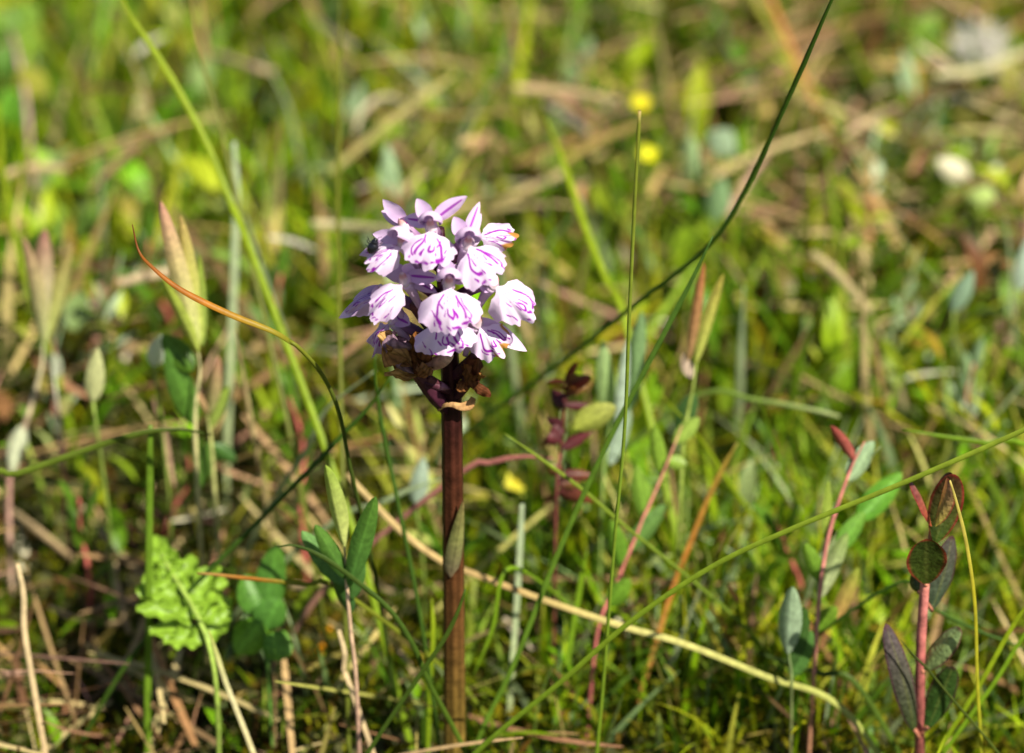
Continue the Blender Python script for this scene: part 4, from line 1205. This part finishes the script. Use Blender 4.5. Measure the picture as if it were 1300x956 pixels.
def fluff():
    c = P(1245, 52, 290)
    base = np.array([c[0], c[1] + 3, gz(c[0], c[1] + 3)])
    root = empty('cotton_grass', base, 'white fluffy cotton grass head far in the turf', 'cotton grass')
    link_mesh('stem', *tube(spline([base - np.array([0, 0, 1]), (base + c) / 2 + np.array([1, 0, 0]), c], 10), .5, nseg=8, cols=np.array([.2, .24, .05])), M_STEM, root, base)
    n = 420
    d = nrm(rng.normal(0, 1, (n, 3)) * np.array([1.4, 1, .8]))
    sd = nrm(np.cross(d, rng.normal(0, 1, (n, 3))))
    L = rng.uniform(4, 11, n)[:, None]
    V = np.stack([c - sd * .15, c + sd * .15, c + d * L + sd * .1 - np.array([0, 0, 1]) * L * .2, c + d * L - sd * .1 - np.array([0, 0, 1]) * L * .2], 1).reshape(-1, 3)
    link_mesh('fluff', V, np.arange(n * 4).reshape(-1, 4), np.array([.72, .70, .62]), M_PETAL, root, base)


fluff()


# ------------------------------------------------------------------ low leafy shoots in the turf behind: four kinds, copied
def proto_shoot(stemc, leafcs, seed, n=9, hgt=34.0, lw=3.0, ll=11.0, name='low_shoot'):
    r = np.random.RandomState(seed)
    root = bpy.data.objects.new(name, None); root.empty_display_size = .01
    COL.objects.link(root)
    path = spline([(0, 0, -2), (2, 1, hgt * .4), (-1, 0, hgt * .75), (1.5, -1, hgt)], 18)
    link_mesh('stem', *tube(path, np.linspace(.7, .35, 18), nseg=8, cols=np.array(stemc)), M_STEM, root)
    for k in range(n):
        t = .22 + .76 * k / (n - 1)
        o = path[int(t * 17)]
        a = k * 2.4 + r.uniform(-.4, .4)
        el = .35 + .9 * t
        d = np.array([math.cos(a) * math.cos(el), math.sin(a) * math.cos(el), math.sin(el)])
        c = np.array(leafcs[r.randint(len(leafcs))])
        V, F, C = leaf(o, o + d * ll * r.uniform(.7, 1.15), lw * r.uniform(.8, 1.2), np.array([0, 0, 1.]) - d * .2 + np.array([.3 * math.cos(a), -.4, 0]), cup=.35, bend=.1, prof=.85, shoulder=.6, nu=5, nt=9,
                       colf=lambda s, t, c=c: c * (1 + .25 * (np.abs(s) < .15))[..., None] * np.ones(s.shape + (3,)), seed=k)
        link_mesh('leaf', V, F, C, M_LEAF, root)
    return root


PROTO = [
    (proto_shoot((.36, .14, .10), [(.30, .42, .24), (.24, .36, .18), (.38, .48, .32)], 1), 'blurred low shoot with silvery grey green leaves in the turf', 'silvery leaved shoots in the turf'),
    (proto_shoot((.20, .24, .05), [(.16, .30, .012), (.22, .36, .015), (.28, .38, .02)], 2, 10, 30, 3.6, 10), 'blurred low shoot with bright green leaves in the turf', 'bright green shoots in the turf'),
    (proto_shoot((.34, .09, .07), [(.07, .15, .012), (.10, .20, .015), (.16, .08, .03)], 3, 9, 38, 2.8, 12), 'blurred low shoot with dark green leaves on a red stem', 'dark leaved red stemmed shoots in the turf'),
    (proto_shoot((.30, .22, .10), [(.46, .44, .14), (.40, .34, .08), (.36, .40, .10)], 4, 8, 34, 2.4, 13), 'blurred low shoot with narrow yellowing leaves in the turf', 'yellowing shoots in the turf'),
]
rs = np.random.RandomState(77)
spots = []
while len(spots) < 64:
    y = rs.uniform(60, 400); x = 11 + rs.uniform(-1, 1) * (95 + .19 * y)
    if all((x - a) ** 2 + (y - b) ** 2 > 22 ** 2 for a, b in spots):
        spots.append((x, y))
used = set()
for k, (x, y) in enumerate(spots):
    src, lab, grp = PROTO[k % 4]
    if k % 4 not in used:
        used.add(k % 4)
        o = src
    else:
        o = src.copy(); COL.objects.link(o)
        for ch in PROTO_CHILDREN[k % 4]:
            c = ch.copy(); COL.objects.link(c); c.parent = o
    if k == 0:
        PROTO_CHILDREN = [[c for c in COL.objects if c.parent == p[0]] for p in PROTO]
    o.location = Vector((x * S, y * S, float(gz(x, y)) * S))
    o.rotation_euler = (rs.uniform(-.3, .3), rs.uniform(-.3, .3), rs.uniform(0, 6.28))
    f = rs.uniform(.75, 1.25)
    o.scale = (f, f, f)
    tag(o, lab, 'shoot', grp)
